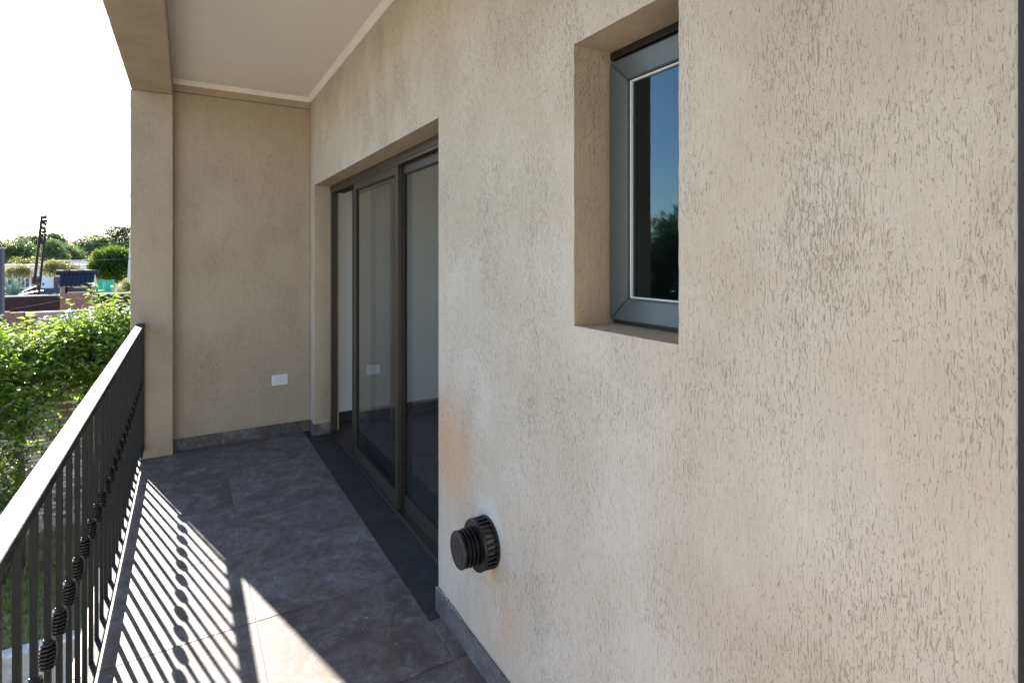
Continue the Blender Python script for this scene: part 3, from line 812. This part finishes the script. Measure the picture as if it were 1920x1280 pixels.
# ------------------------------------------------------------------ leaves and trees
def leaf_add(m, p, d, up, L, Wd, rnd):
    """folded leaf: four triangles"""
    d = d.normalized(); s = d.cross(up)
    if s.length < 1e-3: s = d.cross(Vector((1, 0, 0)))
    s.normalize(); nrm = s.cross(d)
    mid = p + d * L * 0.45 - nrm * L * 0.05; tip = p + d * L - nrm * L * 0.14
    a = p + d * L * 0.42 + s * Wd * 0.5 + nrm * Wd * 0.16; b = p + d * L * 0.42 - s * Wd * 0.5 + nrm * Wd * 0.16
    m.add([p, a, mid, b, tip], [(0, 1, 2), (0, 2, 3), (1, 4, 2), (2, 4, 3)], rnd=rnd)
def rv():
    while True:
        v = Vector((random.uniform(-1, 1), random.uniform(-1, 1), random.uniform(-1, 1)))
        if 0.05 < v.length < 1: return v
def shoot_tree(name, label, base, trunk_pts, trunk_r, blobs, nshoots, leafL, mat, group, shootL=0.5, cat='tree'):
    root = empty(name, label, cat, base, group)
    inv = Matrix.Translation(base).inverted()
    t = MB(); t.tube([base] + trunk_pts, [trunk_r * (1 - 0.6 * i / max(1, len(trunk_pts))) for i in range(len(trunk_pts) + 1)], 8)
    anchor = [Vector(p) for p in trunk_pts]
    fol = MB(); tw = MB()
    tot = sum(b[1] ** 2 for b in blobs)
    for c, rad, sq in blobs:
        c = Vector(c)
        a = min(anchor, key=lambda q: (q - c).length)
        midp = (a + c) / 2 + rv() * 0.12
        t.tube([a, midp, c], [trunk_r * 0.42, trunk_r * 0.28, trunk_r * 0.12], 6)
        for _ in range(int(nshoots * rad ** 2 / tot)):
            v = rv(); v = v.normalized() * (v.length ** 0.5); st = c + Vector((v.x * rad, v.y * rad, v.z * rad * sq))
            d = (v * 0.8 + Vector((0, 0, 0.75)) + rv() * 0.5).normalized()
            Ls = shootL * random.uniform(0.5, 1.2); droop = random.uniform(0.1, 0.5)
            pts = []
            for i in range(5):
                f = i / 4; pts.append(st + d * Ls * f - Vector((0, 0, 1)) * droop * Ls * f * f)
            tw.tube(pts, [0.004, 0.0035, 0.003, 0.002, 0.001], 3, cap=False)
            shade = random.random()
            nl = random.randint(9, 14)
            for i in range(nl):
                f = (i + 0.5) / nl * 4; k = min(3, int(f)); p = pts[k].lerp(pts[k + 1], f - k)
                ax = (pts[k + 1] - pts[k]).normalized()
                sd_ = ax.cross(Vector((0, 0, 1)));
                if sd_.length < 0.1: sd_ = Vector((1, 0, 0))
                sd_.normalize()
                dd = sd_ * (1 if i % 2 else -1) * random.uniform(.6, 1.1) + ax * random.uniform(.2, .9) + rv() * 0.5 - Vector((0, 0, random.uniform(0, .5)))
                l_ = leafL * random.uniform(0.5, 1.4) * (1 - 0.35 * i / nl)
                leaf_add(fol, p, dd, (Vector((0, 0, 1)) + rv() * 0.6), l_, l_ * 0.58, min(1, max(0, 0.3 * shade + 0.5 * i / nl + random.uniform(-.15, .3))))
    for m_, nm, mt in ((t, 'trunk', 'bark'), (tw, 'twigs', 'bark'), (fol, 'crown', mat)):
        o = m_.build(nm, mt); o.parent = root; o.matrix_parent_inverse = inv
    return root
def P(px, py, Y): return (PX(px, Y), Y, PZ(px, py, Y))
Ya = 10.6
shoot_tree('garden_tree', 'left leafy young tree with forked trunk in front of the brick wall', (PX(34, Ya), Ya, GROUND),
           [P(36, 900, Ya), P(34, 850, Ya), P(42, 780, Ya), P(40, 720, Ya)], 0.085,
           [(P(12, 692, Ya), 0.40, .7), (P(58, 690, Ya), 0.24, .6), (P(22, 735, Ya - .3), 0.40, .9), (P(-25, 720, Ya), 0.5, .9), (P(8, 785, Ya - .3), 0.26, .9), (P(50, 765, Ya - .2), 0.20, .9), (P(66, 802, Ya - .3), 0.10, .7), (P(25, 845, Ya - .4), 0.13, .7), (P(88, 765, Ya - .4), 0.07, .6), (P(30, 668, Ya + .4), 0.22, .5), (P(-60, 760, Ya), 0.5, 1.0)],
           640, 0.118, 'leaf_near', 'leafy trees in front of the brick wall', 0.72)
Yb = 11.0
shoot_tree('garden_tree', 'right leafy tree reaching up to the column in front of brick wall', (PX(165, Yb), Yb, GROUND),
           [P(168, 900, Yb), P(165, 800, Yb), P(160, 720, Yb), P(170, 650, Yb)], 0.08,
           [(P(150, 658, Yb), 0.38, .7), (P(205, 640, Yb), 0.40, .9), (P(185, 675, Yb - .2), 0.42, .8), (P(115, 665, Yb), 0.20, .6), (P(225, 665, Yb), 0.4, .9), (P(145, 705, Yb - .3), 0.27, .7), (P(176, 604, Yb), 0.13, .8), (P(208, 606, Yb), 0.15, .8), (P(140, 630, Yb), 0.12, .8), (P(250, 635, Yb), 0.42, .9), (P(210, 715, Yb - .2), 0.28, .8), (P(180, 728, Yb - .3), 0.18, .7), (P(112, 742, Yb - .5), 0.06, .5), (P(275, 690, Yb), .45, .9)],
           860, 0.118, 'leaf_near', 'leafy trees in front of the brick wall', 0.72)

def card_tree(name, label, px, Y, blobs, n, size, mat, group, trunk=True, trunk_r=0.18, lean=0.0, cat='tree'):
    """blobs: (px, py, rx_px, rz_px)"""
    d = Y / (C_ - (px - 960) / FPX * S_); mpp = d / FPX
    base = Vector((PX(px, Y), Y, GROUND)); root = empty(name, label, cat, base, group); inv = Matrix.Translation(base).inverted()
    fol = MB(); tr = MB(); tot = sum(b[2] * b[3] for b in blobs)
    cs = [(Vector(P(b[0], b[1], Y + random.uniform(-.3, .3) * b[2] * mpp)), b[2] * mpp * 0.95, b[3] * mpp) for b in blobs]
    zc = min(c[0].z - c[2] * 0.3 for c in cs)
    fork = Vector((base.x, Y, max(GROUND + 0.6, zc)))
    if trunk:
        tr.tube([base, base.lerp(fork, .5) + Vector((lean, 0, 0)), fork], [trunk_r, trunk_r * .8, trunk_r * .65], 8)
        for c, rx, rz in cs: tr.tube([fork, fork.lerp(c, .55) + rv() * rx * .15, c], [trunk_r * .5, trunk_r * .3, trunk_r * .1], 5)
    for (c, rx, rz), b in zip(cs, blobs):
        k = int(n * b[2] * b[3] / tot); ncl = max(6, k // 22)
        for _ in range(ncl):
            v = rv().normalized() * random.uniform(0.45, 1.0) ** 0.7
            p = c + Vector((v.x * rx, v.y * rx, v.z * rz)); cr = size * 2.4 * random.uniform(.7, 1.3)
            sh = random.random()
            for _ in range(22):
                w = rv(); q = p + Vector((w.x, w.y, w.z * .7)) * cr
                leaf_add(fol, q, (w + v * .5 + rv() * .6), Vector((0, 0, 1)) + rv() * .7, size * random.uniform(.7, 1.3), size * .6, min(1, max(0, .5 * sh + .5 * random.random())))
    if trunk:
        o = tr.build('trunk', 'bark'); o.parent = root; o.matrix_parent_inverse = inv
    o = fol.build('crown', mat); o.parent = root; o.matrix_parent_inverse = inv
    return root

# ================================================================== BEYOND THE GARDEN
def quadbox(name, mat, parent, px0, px1, py_top, py_bot, Y, depth, inv=None, bevel=0, zb=None):
    x0, x1 = PX(px0, Y), PX(px1, Y); pm = (px0 + px1) / 2
    o = box(name, mat, None, x0, x1, Y, Y + depth, PZ(pm, py_bot, Y) if zb is None else zb, PZ(pm, py_top, Y), bevel)
    if parent: o.parent = parent
    if inv: o.matrix_parent_inverse = inv
    return o
def root_at(name, label, cat, px, Y, group=None):
    r_ = empty(name, label, cat, (PX(px, Y), Y, GROUND), group)
    return r_, Matrix.Translation(r_.location).inverted()

# grey rendered pillar at the left edge
pr, pi = root_at('grey_pillar', 'dark grey rendered pillar with a flat cap at the left edge', 'pillar', 0, 24)
quadbox('shaft', 'pillar_grey', pr, -34, 3.5, 466, 0, 24, .35, pi, 0.02, GROUND)
quadbox('cap', 'concrete', pr, -36, 5.0, 463.5, 465.8, 23.95, .45, pi, 0.01)

# ruined brick heap and grey rendered wall
YR = 30.0
rr, ri = root_at('ruined_brick_wall', 'crumbling red brick wall end above the tree tops', 'wall', 30, YR)
core = MB(); bk = MB()
rx0, rx1 = PX(-30, YR), PX(62, YR)
steps = [(PX(-30, YR), PX(17, YR), 584), (PX(17, YR), PX(44, YR), 586), (PX(44, YR), PX(52, YR), 594), (PX(52, YR), PX(60, YR), 600)]
for (xa, xb, py) in steps:
    zt = PZ(20, py, YR)
    core.box(xa, xb, YR + 0.01, YR + 0.24, GROUND, zt - 0.02)
    z = zt - 0.07; row = 0
    while z > zt - 1.6:
        x = xa - (0.12 if row % 2 else 0)
        while x < xb - 0.05:
            w_ = min(0.23, xb - x); 
            bk.box(max(x, xa), x + w_, YR - random.uniform(0, .02), YR + 0.25 + random.uniform(0, .01), z, z + 0.062 + random.uniform(-.006, .004)); x += 0.245
        z -= 0.078; row += 1
for k in range(40):   # loose bricks tumbling down to the right
    px = random.uniform(50, 82); py = 596 + (px - 50) * 0.28 + random.uniform(-1, 3)
    x, z = PX(px, YR), PZ(px, py, YR)
    bk.box(x, x + random.uniform(.12, .25), YR - .1 + random.uniform(-.2, .2), YR + .1, z, z + random.uniform(.06, .12))
core.box(PX(60, YR), PX(95, YR), YR + 0.01, YR + 0.24, GROUND, PZ(75, 607, YR))
o = core.build('mortar_core', 'bbq_mortar'); o.parent = rr; o.matrix_parent_inverse = ri
o = bk.build('brickwork', 'brick_old'); o.parent = rr; o.matrix_parent_inverse = ri; o['kind'] = 'stuff'
gw, gi = root_at('rendered_wall', 'grey rendered garden wall with pale coping behind ruined bricks', 'wall', 75, 33)
quadbox('wall_body', 'render_grey', gw, 38, 190, 585, 0, 33, 0.2, gi, 0, GROUND)
quadbox('coping', 'mortar_pale', gw, 37.5, 191, 583, 584.9, 32.96, 0.28, gi)

# dark wall
YD = 41.0
dw, di = root_at('dark_wall', 'dark maroon boundary wall with pale coping in front of the houses', 'wall', 60, YD)
o = box('wall_body', 'wall_maroon', None, PX(-420, YD), PX(300, YD), YD, YD + 0.2, GROUND, PZ(60, 556, YD)); o.parent = dw; o.matrix_parent_inverse = di
o = box('coping', 'mortar_pale', None, PX(-421, YD), PX(301, YD), YD - 0.05, YD + 0.25, PZ(60, 555.9, YD), PZ(60, 553.6, YD)); o.parent = dw; o.matrix_parent_inverse = di
for px in (65, 160, 240): quadbox('pier', 'wall_maroon', dw, px - 2, px + 2, 559, 0, YD - 0.07, 0.065, di, 0, GROUND)

# brick barbecue with blue tiled hood
YQ = 38.0
bq, qi = root_at('brick_barbecue', 'brick barbecue chimney house under a dark blue tiled hood roof', 'barbecue', 145, YQ)
def Q(o): o.parent = bq; o.matrix_parent_inverse = qi; return o
qx0, qx1 = PX(112.5, YQ), PX(174, YQ)
zq = lambda py: PZ(143, py, YQ)
Q(box('brick_core', 'bbq_mortar', None, qx0 + .01, qx1 - .01, YQ + .012, YQ + 1.3, GROUND, zq(549)))
bqb = MB(); z = zq(549) - 0.062; row = 0
while z > zq(549) - 1.9:
    x = qx0 - (0.12 if row % 2 else 0)
    while x < qx1 - 0.04:
        w_ = min(0.225, qx1 - x); bqb.box(max(x, qx0), x + w_, YQ - random.uniform(0, .008), YQ + .1, z, z + 0.058); x += 0.24
    z -= 0.072; row += 1
o = Q(bqb.build('brickwork', 'brick_old')); o['kind'] = 'stuff'
Q(box('ledge', 'mortar_pale', None, PX(127, YQ), PX(168, YQ), YQ - .08, YQ + .3, zq(548.6), zq(547.0)))
Q(box('smoke_slot', 'hood_black', None, qx0 + .03, qx1 - .1, YQ + .25, YQ + 1.25, zq(548.9), zq(534)))  # near-black block fills the opening under the hood
Q(box('slot_back', 'pillar_grey', None, PX(126, YQ), PX(167, YQ), YQ + .12, YQ + .24, zq(546.9), zq(539)))
Q(box('white_board', 'socket_white', None, PX(138, YQ), PX(164, YQ), YQ + .06, YQ + .115, zq(539.5), zq(536.8)))
for px in (113.5, 170.5): Q(box('brick_pier', 'brick_old', None, PX(px, YQ), PX(px, YQ) + .18, YQ + .02, YQ + .24, zq(549) + .001, zq(537)))
# roof: wavy tile skin sloping toward us, tile by tile columns
ridge_y, ridge_z, eave_y, eave_z = YQ + .55, zq(512), YQ - .28, zq(537)
rxa, rxb = PX(109.5, YQ), PX(176, YQ)
nt_ = 8; tw_ = (rxb - rxa) / nt_
seg = 8
def roof_tile_mesh(front=True):
    m = MB(); vs = []
    y0_, z0_, y1_, z1_ = (ridge_y, ridge_z, eave_y, eave_z) if front else (ridge_y, ridge_z, YQ + 1.55, eave_z + .1)
    for rowi in range(3):
        fa, fb = rowi / 3, (rowi + 1.06) / 3
        vs = []
        for f, lift in ((fa, 0.0), (fb, 0.035)):
            for k in range(seg + 1):
                u = k / seg; zz = 0.06 * math.sin(u * math.pi) ** 2 * 1.3
                vs.append((u * tw_ * 1.0, y0_ + (y1_ - y0_) * f, z0_ + (z1_ - z0_) * f + zz + lift))
        m.add(vs, [(k, k + 1, seg + 2 + k, seg + 1 + k) for k in range(seg)], True)
        e = [(x, y, zv - .03) for x, y, zv in vs[seg + 1:]]
        m.add(vs[seg + 1:] + e, [(k, k + 1, seg + 2 + k, seg + 1 + k) for k in range(seg)], False)
    me = m.mesh('roof_tile'); me.materials.append(M['blue_tile']); return me
rf = Q(box('roof_deck', 'mortar_pale', None, rxa + .02, rxb - .02, ridge_y - .05, ridge_y + .05, zq(530), ridge_z - .03))
MB_d = MB(); MB_d.add([(rxa + .01, ridge_y, ridge_z - .03), (rxb - .01, ridge_y, ridge_z - .03), (rxb - .01, eave_y + .04, eave_z - .02), (rxa + .01, eave_y + .04, eave_z - .02), (rxb - .01, YQ + 1.5, eave_z + .07), (rxa + .01, YQ + 1.5, eave_z + .07)],
         [(0, 1, 2, 3), (0, 5, 4, 1), (3, 2, 4, 5), (0, 3, 5), (1, 4, 2)])
Q(MB_d.build('gable', 'mortar_pale', fix=True))
tf, tb_ = roof_tile_mesh(True), roof_tile_mesh(False)
for k in range(nt_):
    Q(inst('roof_tile', tf, None, (rxa + k * tw_, 0, 0))); Q(inst('roof_tile', tb_, None, (rxa + k * tw_, 0, 0)))
for k in range(3):
    L = (rxb - rxa + .3) / 3; xa = rxa - .15 + k * L
    m = MB(); m.tube([(xa - .02, ridge_y, ridge_z + .03), (xa + L, ridge_y, ridge_z + .03)], [.145, .115], 10)
    Q(m.build('ridge_tile', 'blue_tile'))

# white flat-roofed house across the street
YW = 78.0
wh, wi = root_at('white_house', 'long low white house with dark plinth and brown doors', 'house', 85, YW)
def window(root, inv, px0, px1, py0, py1, Y, mat='dark_pane', nm='window', fr='house_white'):
    f = quadbox(nm, fr, root, px0 - .4, px1 + .4, py0 - .4, py1 + .4, Y - .05, .049, inv)
    q = quadbox('pane', mat, None, px0, px1, py0, py1, Y - .08, .029); q.parent = f
    return f
quadbox('wall', 'house_white', wh, -25, 160, 498, 0, YW, 6.0, wi, 0, GROUND)
quadbox('parapet', 'mortar_pale', wh, -25.5, 160.5, 496.6, 497.9, YW - .1, 6.2, wi)
quadbox('upper_wall', 'house_white', wh, 82, 165, 490, 0, YW + 6.1, 5.0, wi, 0, GROUND)
quadbox('upper_parapet', 'pillar_grey', wh, 81.5, 165.5, 488.6, 489.9, YW + 6.0, 5.2, wi)
quadbox('plinth', 'house_plinth', wh, -25, 112, 541.5, 0, YW - .06, .059, wi, 0, GROUND)
for a in ((41, 45.5, 520.5, 539), (48.5, 54, 520.5, 539), (79.5, 83, 530.5, 534.5), (15, 21, 521, 534)): window(wh, wi, *a, YW)
for a in ((59.5, 74.5, 519, 541), (101, 112, 519, 541), (-8, 4, 519, 541)): window(wh, wi, *a, YW, 'brown_door', 'door', 'brown_door')
ch, ci_ = root_at('cream_house', 'cream house end with red brick chimney behind the round tree', 'house', 180, 82)
quadbox('wall', 'house_cream', ch, 165.5, 215, 484, 0, 82, 5, ci_, 0, GROUND)
quadbox('parapet', 'mortar_pale', ch, 165, 215.5, 482, 483.9, 81.9, 5.2, ci_)
o = quadbox('chimney', 'brick_red', ch, 172.5, 183, 473, 481.9, 83, 0.8, ci_)
quadbox('chimney_cap', 'brick_red', None, 171.5, 184, 471.5, 472.9, 82.9, 1.0).parent = o

# leaning wooden pole
YP = 46.0
lp, li = root_at('leaning_pole', 'dark double wooden pole leaning right above the maroon wall', 'pole', 58, YP)
def Lp(o): o.parent = lp; o.matrix_parent_inverse = li; return o
pb0, pt0 = Vector((PX(55, YP), YP, GROUND)), Vector(P(78.5, 405, YP))
Lp(MB().tube([pb0, pb0.lerp(pt0, .5), pt0], [.085, .08, .07], 8).build('post', 'pole_wood'))
pb1, pt1 = pb0 + Vector((.27, .05, 0)), Vector(P(75.5, 440, YP)) + Vector((.24, .05, 0))
Lp(MB().tube([pb1, pt1], [.08, .065], 8).build('post', 'pole_wood'))
for k in range(3):
    f = .46 + k * .17; a = pb0.lerp(pt0, f * .9); b_ = pb1.lerp(pt1, min(1, f)); 
    Lp(MB().tube([a, (b_.x + .02, b_.y, a.z + .05)], .03, 6).build('brace', 'pole_wood'))
for k in range(8):
    z = pt0.z - .16 - k * .24; x = pt0.x + (z - pt0.z) * (pt0.x - pb0.x) / (pt0.z - pb0.z)
    Lp(MB().tube([(x - .05, YP - .02, z), (x + .30, YP - .02, z + .02)], .012, 6).build('bracket', 'wire_black'))
    Lp(MB().lathe([(0, .05), (.03, .09), (.07, .06), (.10, .09), (.15, .085), (.19, .05)], (x + .26 + random.uniform(-.06, .05), YP - .02, z + random.uniform(-.06, .05)), 'Z', 10).build('insulator', 'pole_wood'))
    if True: Lp(MB().lathe([(0, .05), (.03, .09), (.07, .06), (.10, .09), (.15, .085), (.19, .05)], (x + .13 + random.uniform(-.03, .03), YP - .02, z + random.uniform(-.04, .1)), 'Z', 10).build('insulator', 'pole_wood'))
# concrete utility pole beside the column
YU = 62.0
up = empty('utility_pole', 'pale concrete utility pole beside the balcony column', 'pole', (PX(240, YU), YU, GROUND))
ui = Matrix.Translation(up.location).inverted()
o = MB().tube([up.location, P(247.5, 414, YU)], [.17, .10], 10).build('shaft', 'pole_concrete'); o.parent = up; o.matrix_parent_inverse = ui
for py in (448, 485):
    px_ = 240 + (540 - py) / 126 * 7
    c0 = Vector(P(px_, py, YU)); o = MB().tube([c0 + Vector((-.3, -.12, 0)), c0 + Vector((.3, -.12, 0))], .04, 6).build('bracket', 'pole_wood'); o.parent = up; o.matrix_parent_inverse = ui

def wire(label, a, b, sag, r=0.014):
    a, b = Vector(a), Vector(b); pts = []
    for i in range(17):
        f = i / 16; p = a.lerp(b, f); p.z -= sag * 4 * f * (1 - f); pts.append(p)
    o = MB().tube(pts, r, 5).build('power_line', 'wire_black')
    return tag(o, label, 'cable', 'overhead power lines')
far_l = lambda py, Y: P(-420, py, Y)
wire('upper power line from leaning pole to the concrete pole', P(77, 447, YP - .02), P(246, 453, YU - .1), .25)
wire('upper power line running off the left edge from leaning pole', far_l(420, YP - .02), P(77, 447, YP - .02), .2)
wire('lower power line crossing behind the leaning pole above white house', far_l(490, YU - .1), P(243, 485, YU - .1), .3, 0.02)
wire('faint power line above the white house roof', far_l(486, 70), P(330, 474, 70), .35, .013)
wire('slack cable stretched low across the maroon wall', P(14, 580, 36), P(112, 563, 36.5), .03, .012)

# green mesh gate panels
YG = 58.0
def mesh_panel(px0, px1, py0, py1, label):
    r_, i_ = root_at('mesh_gate', label, 'gate', (px0 + px1) / 2, YG, 'green gate panels')
    x0, x1, z0, z1 = PX(px0, YG), PX(px1, YG), GROUND + .1, PZ(px0, py0, YG)
    def Gp(o): o.parent = r_; o.matrix_parent_inverse = i_; return o
    for xx in (x0, x1 - .06): Gp(box('post', 'gate_green', None, xx, xx + .06, YG, YG + .06, GROUND, z1))
    Gp(box('sheet', 'gate_green', None, x0 + .0605, x1 - .0605, YG + .025, YG + .035, z0, z1 - .061))
    for k in range(4):
        zz = z0 + (z1 - z0) * k / 3.0 - (0.06 if k else 0)
        Gp(box('rail', 'gate_dark', None, x0 + .0605, x1 - .0605, YG - .015, YG + .024, zz, zz + .05))
    n_ = 4
    for k in range(1, n_): Gp(box('bar', 'gate_dark', None, x0 + (x1 - x0) * k / n_, x0 + (x1 - x0) * k / n_ + .03, YG - .03, YG - .0155, z0 + .06, z1 - .07))
plain('gate_green', (0.03, 0.50, 0.36), 0.5, nscale=2)
plain('gate_dark', (0.02, 0.28, 0.22), 0.5, nscale=2)
mesh_panel(178, 193, 525, 551, 'bright green gate panel nearest the blue hood roof')
mesh_panel(195.5, 214, 525, 551, 'wider bright green gate panel under the round tree')

# agave
YA = 44.0
ag, ai = root_at('agave', 'big grey-green agave rosette behind the maroon wall', 'plant', 26, YA)
for k in range(22):
    a = k * 2.4; el = R(82 - 62 * (k / 22) + random.uniform(-6, 6)); L = random.uniform(1.3, 1.75)
    d = Vector((math.cos(a) * math.cos(el), math.sin(a) * math.cos(el), math.sin(el)))
    s = Vector((-math.sin(a), math.cos(a), 0)); nrm = s.cross(d)
    base = Vector((PX(26, YA), YA, PZ(26, 554, YA) - 0.05)); m = MB(); vs = []
    N = 6
    for i in range(N + 1):
        f = i / N; w_ = .12 * (1 - f) ** .7 * (.7 + 1.2 * f * (1 - f)) + .003
        c = base + d * L * f - Vector((0, 0, .25 * f * f * math.cos(el)))
        vs += [c - s * w_ + nrm * w_ * .35, c - nrm * .02 * (1 - f), c + s * w_ + nrm * w_ * .35]
    fs = []
    for i in range(N):
        for j in range(2): fs.append((i * 3 + j, i * 3 + j + 1, i * 3 + j + 4, i * 3 + j + 3))
    m.add(vs, fs, True, random.random())
    o = m.build('leaf', 'agave_leaf'); o.parent = ag; o.matrix_parent_inverse = ai
o = MB().tube([(PX(26, YA), YA, GROUND), (PX(26, YA), YA, PZ(26, 553, YA))], [.16, .12], 8).build('stem', 'bark'); o.parent = ag; o.matrix_parent_inverse = ai

# trees beyond, near to far
card_tree('small_tree', 'small pale yellow-green tree with umbrella crown before the white house', 36, 62, [(24, 512, 10, 6), (36, 507, 12, 7), (48, 511, 8, 6)], 2600, 0.17, 'leaf_pale', None, True, .07)
card_tree('small_tree', 'flat-topped pale yellow tree spreading over the blue hood roof', 122, 64, [(88, 502, 11, 7), (105, 498, 12, 7), (122, 500, 13, 7), (95, 511, 10, 4), (147, 503, 6, 4)], 3200, 0.17, 'leaf_pale', None, True, .09)
card_tree('round_tree', 'dense round dark green street tree beside the pole', 212, 66, [(210, 495, 34, 28), (196, 505, 24, 20), (226, 505, 24, 22), (212, 480, 27, 16), (185, 500, 12, 12), (232, 486, 16, 18)], 15000, 0.20, 'leaf_round', None, True, .16)
card_tree('shrub', 'pale yellow-green shrub against the column edge', 238, 52, [(236, 541, 13, 8), (244, 532, 9, 9), (229, 546, 8, 5), (250, 540, 10, 9)], 2600, 0.13, 'leaf_pale', None, True, .06, cat='shrub')
card_tree('shrub', 'yellowish bush showing above the white house roof', 45, 92, [(40, 492, 14, 6), (55, 494, 10, 5)], 1200, 0.22, 'leaf_yellow', None, True, .1, cat='shrub')
grp = 'trees along the skyline'
card_tree('skyline_tree', 'broad mid-green tree at the left edge of the skyline', 22, 120, [(15, 470, 22, 18), (42, 468, 20, 18), (28, 482, 28, 14), (-20, 472, 24, 22), (58, 478, 14, 14)], 6500, 0.38, 'leaf_far_mid', grp)
card_tree('skyline_tree', 'dark tree behind the leaning pole on the skyline', 55, 140, [(55, 455, 12, 12), (38, 452, 10, 7), (70, 462, 12, 14)], 2600, 0.40, 'leaf_far_dark', grp)
card_tree('skyline_tree', 'dark rounded tree right of the leaning pole', 105, 135, [(102, 455, 18, 14), (114, 463, 10, 12), (92, 462, 10, 12)], 3600, 0.40, 'leaf_far_dark', grp)
card_tree('skyline_tree', 'soft light green cone-shaped tree right of the leaning pole', 98, 105, [(98, 470, 17, 14), (97, 460, 9, 8), (98, 482, 20, 10), (112, 483, 10, 9)], 5200, 0.30, 'leaf_far_mid', grp)
card_tree('skyline_tree', 'low pale green tree in the middle of the skyline', 132, 118, [(130, 478, 17, 12), (145, 482, 14, 10), (122, 466, 9, 9)], 3600, 0.32, 'leaf_far_mid', grp)
card_tree('skyline_tree', 'small dark tree between the pale skyline trees', 142, 145, [(143, 463, 9, 10), (150, 470, 8, 9)], 1500, 0.38, 'leaf_far_dark', grp)
card_tree('skyline_tree', 'wide layered bright green tree behind the red chimney', 178, 125, [(165, 455, 16, 10), (185, 453, 18, 11), (175, 466, 26, 12), (200, 462, 14, 14), (163, 476, 16, 10)], 6200, 0.34, 'leaf_far_mid', grp)
card_tree('skyline_tree', 'tallest open dark tree rising beside the concrete pole', 225, 130, [(222, 436, 13, 10), (208, 432, 9, 5), (232, 426, 10, 8), (225, 450, 16, 12), (213, 446, 9, 6), (240, 440, 10, 10), (232, 462, 18, 12), (203, 436, 5, 3)], 4000, 0.34, 'leaf_far_dark', grp)
card_tree('skyline_tree', 'mid-green tree half hidden behind the balcony column', 262, 128, [(255, 458, 18, 14), (280, 455, 24, 20), (268, 472, 30, 14)], 4000, 0.36, 'leaf_far_mid', grp)

# undergrowth below the left tree, in front of the brick wall
Yc_ = 10.2
shoot_tree('shrub', 'dark bushy undergrowth at the foot of the left tree', (PX(5, Yc_), Yc_, GROUND),
           [P(5, 1010, Yc_), P(8, 960, Yc_)], 0.035,
           [(P(-15, 925, Yc_), 0.34, .8), (P(20, 935, Yc_), 0.20, .8), (P(5, 885, Yc_), 0.20, .7), (P(-60, 900, Yc_), 0.4, .9)], 240, 0.075, 'leaf_near', None, 0.4, 'shrub')
# neighbours' trees left of the view, mirrored in the small window
def side_tree(label, x, y, blobs, n, mat):
    base = Vector((x, y, GROUND)); root = empty('neighbour_tree', label, 'tree', base, 'trees mirrored in the small window'); inv = Matrix.Translation(base).inverted()
    tr = MB(); fol = MB(); fork = base + Vector((0, 0, 2.2))
    tr.tube([base, base + Vector((.1, 0, 1.2)), fork], [.22, .18, .15], 8)
    for bx_, by_, bz_, rad in blobs:
        c = base + Vector((bx_, by_, bz_)); tr.tube([fork, fork.lerp(c, .6) + rv() * .2, c], [.1, .06, .02], 5)
        for _ in range(n // 22):
            v = rv().normalized() * random.uniform(.4, 1) ** .7; p = c + v * rad; sh = random.random()
            for _ in range(22):
                w = rv(); leaf_add(fol, p + w * .55, w + v * .5 + rv() * .5, Vector((0, 0, 1)) + rv() * .7, random.uniform(.14, .28), .13, min(1, .5 * sh + .5 * random.random()))
    for m_, nm, mt in ((tr, 'trunk', 'bark'), (fol, 'crown', mat)):
        o = m_.build(nm, mt); o.parent = root; o.matrix_parent_inverse = inv
side_tree('tall dark tree mirrored on the right of the small window pane', -11.6, 12.2, [(0, 0, 4.9, 1.0), (.5, .3, 3.9, 1.2), (-.8, -.6, 4.2, 1.3), (0, 0, 2.9, 1.4), (.2, 0, 1.6, 1.3)], 2000, 'leaf_far_dark')
side_tree('low dark tree mirrored at the left of the small window pane', -10.0, 14.6, [(0, 0, 3.7, 1.1), (1.2, .9, 3.4, 1.2), (-.8, -.6, 3.6, 1.2), (0, 0, 2.4, 1.5), (.8, .6, 1.5, 1.3)], 2000, 'leaf_far_dark')
side_tree('broad dark tree mirrored at the foot of the small window pane', -14.5, 10.0, [(0, 0, 4.6, 1.6), (.8, 1.4, 4.0, 1.5), (-.6, -1.2, 3.8, 1.5), (0, 0, 2.6, 1.8)], 2000, 'leaf_far_dark')

card_tree('skyline_tree', 'wide mid-green tree beyond the left edge of the view', -120, 115, [(-100, 468, 34, 24), (-150, 462, 36, 28), (-125, 485, 60, 20)], 5000, 0.42, 'leaf_far_mid', grp)
card_tree('skyline_tree', 'dark rounded tree far beyond the left edge of the view', -260, 120, [(-240, 462, 40, 28), (-290, 470, 40, 26), (-265, 486, 60, 20)], 5000, 0.42, 'leaf_far_dark', grp)
card_tree('skyline_tree', 'outermost mid-green tree beyond the left edge of the view', -420, 118, [(-390, 465, 44, 28), (-450, 460, 46, 32), (-420, 486, 70, 22)], 5000, 0.42, 'leaf_far_mid', grp)
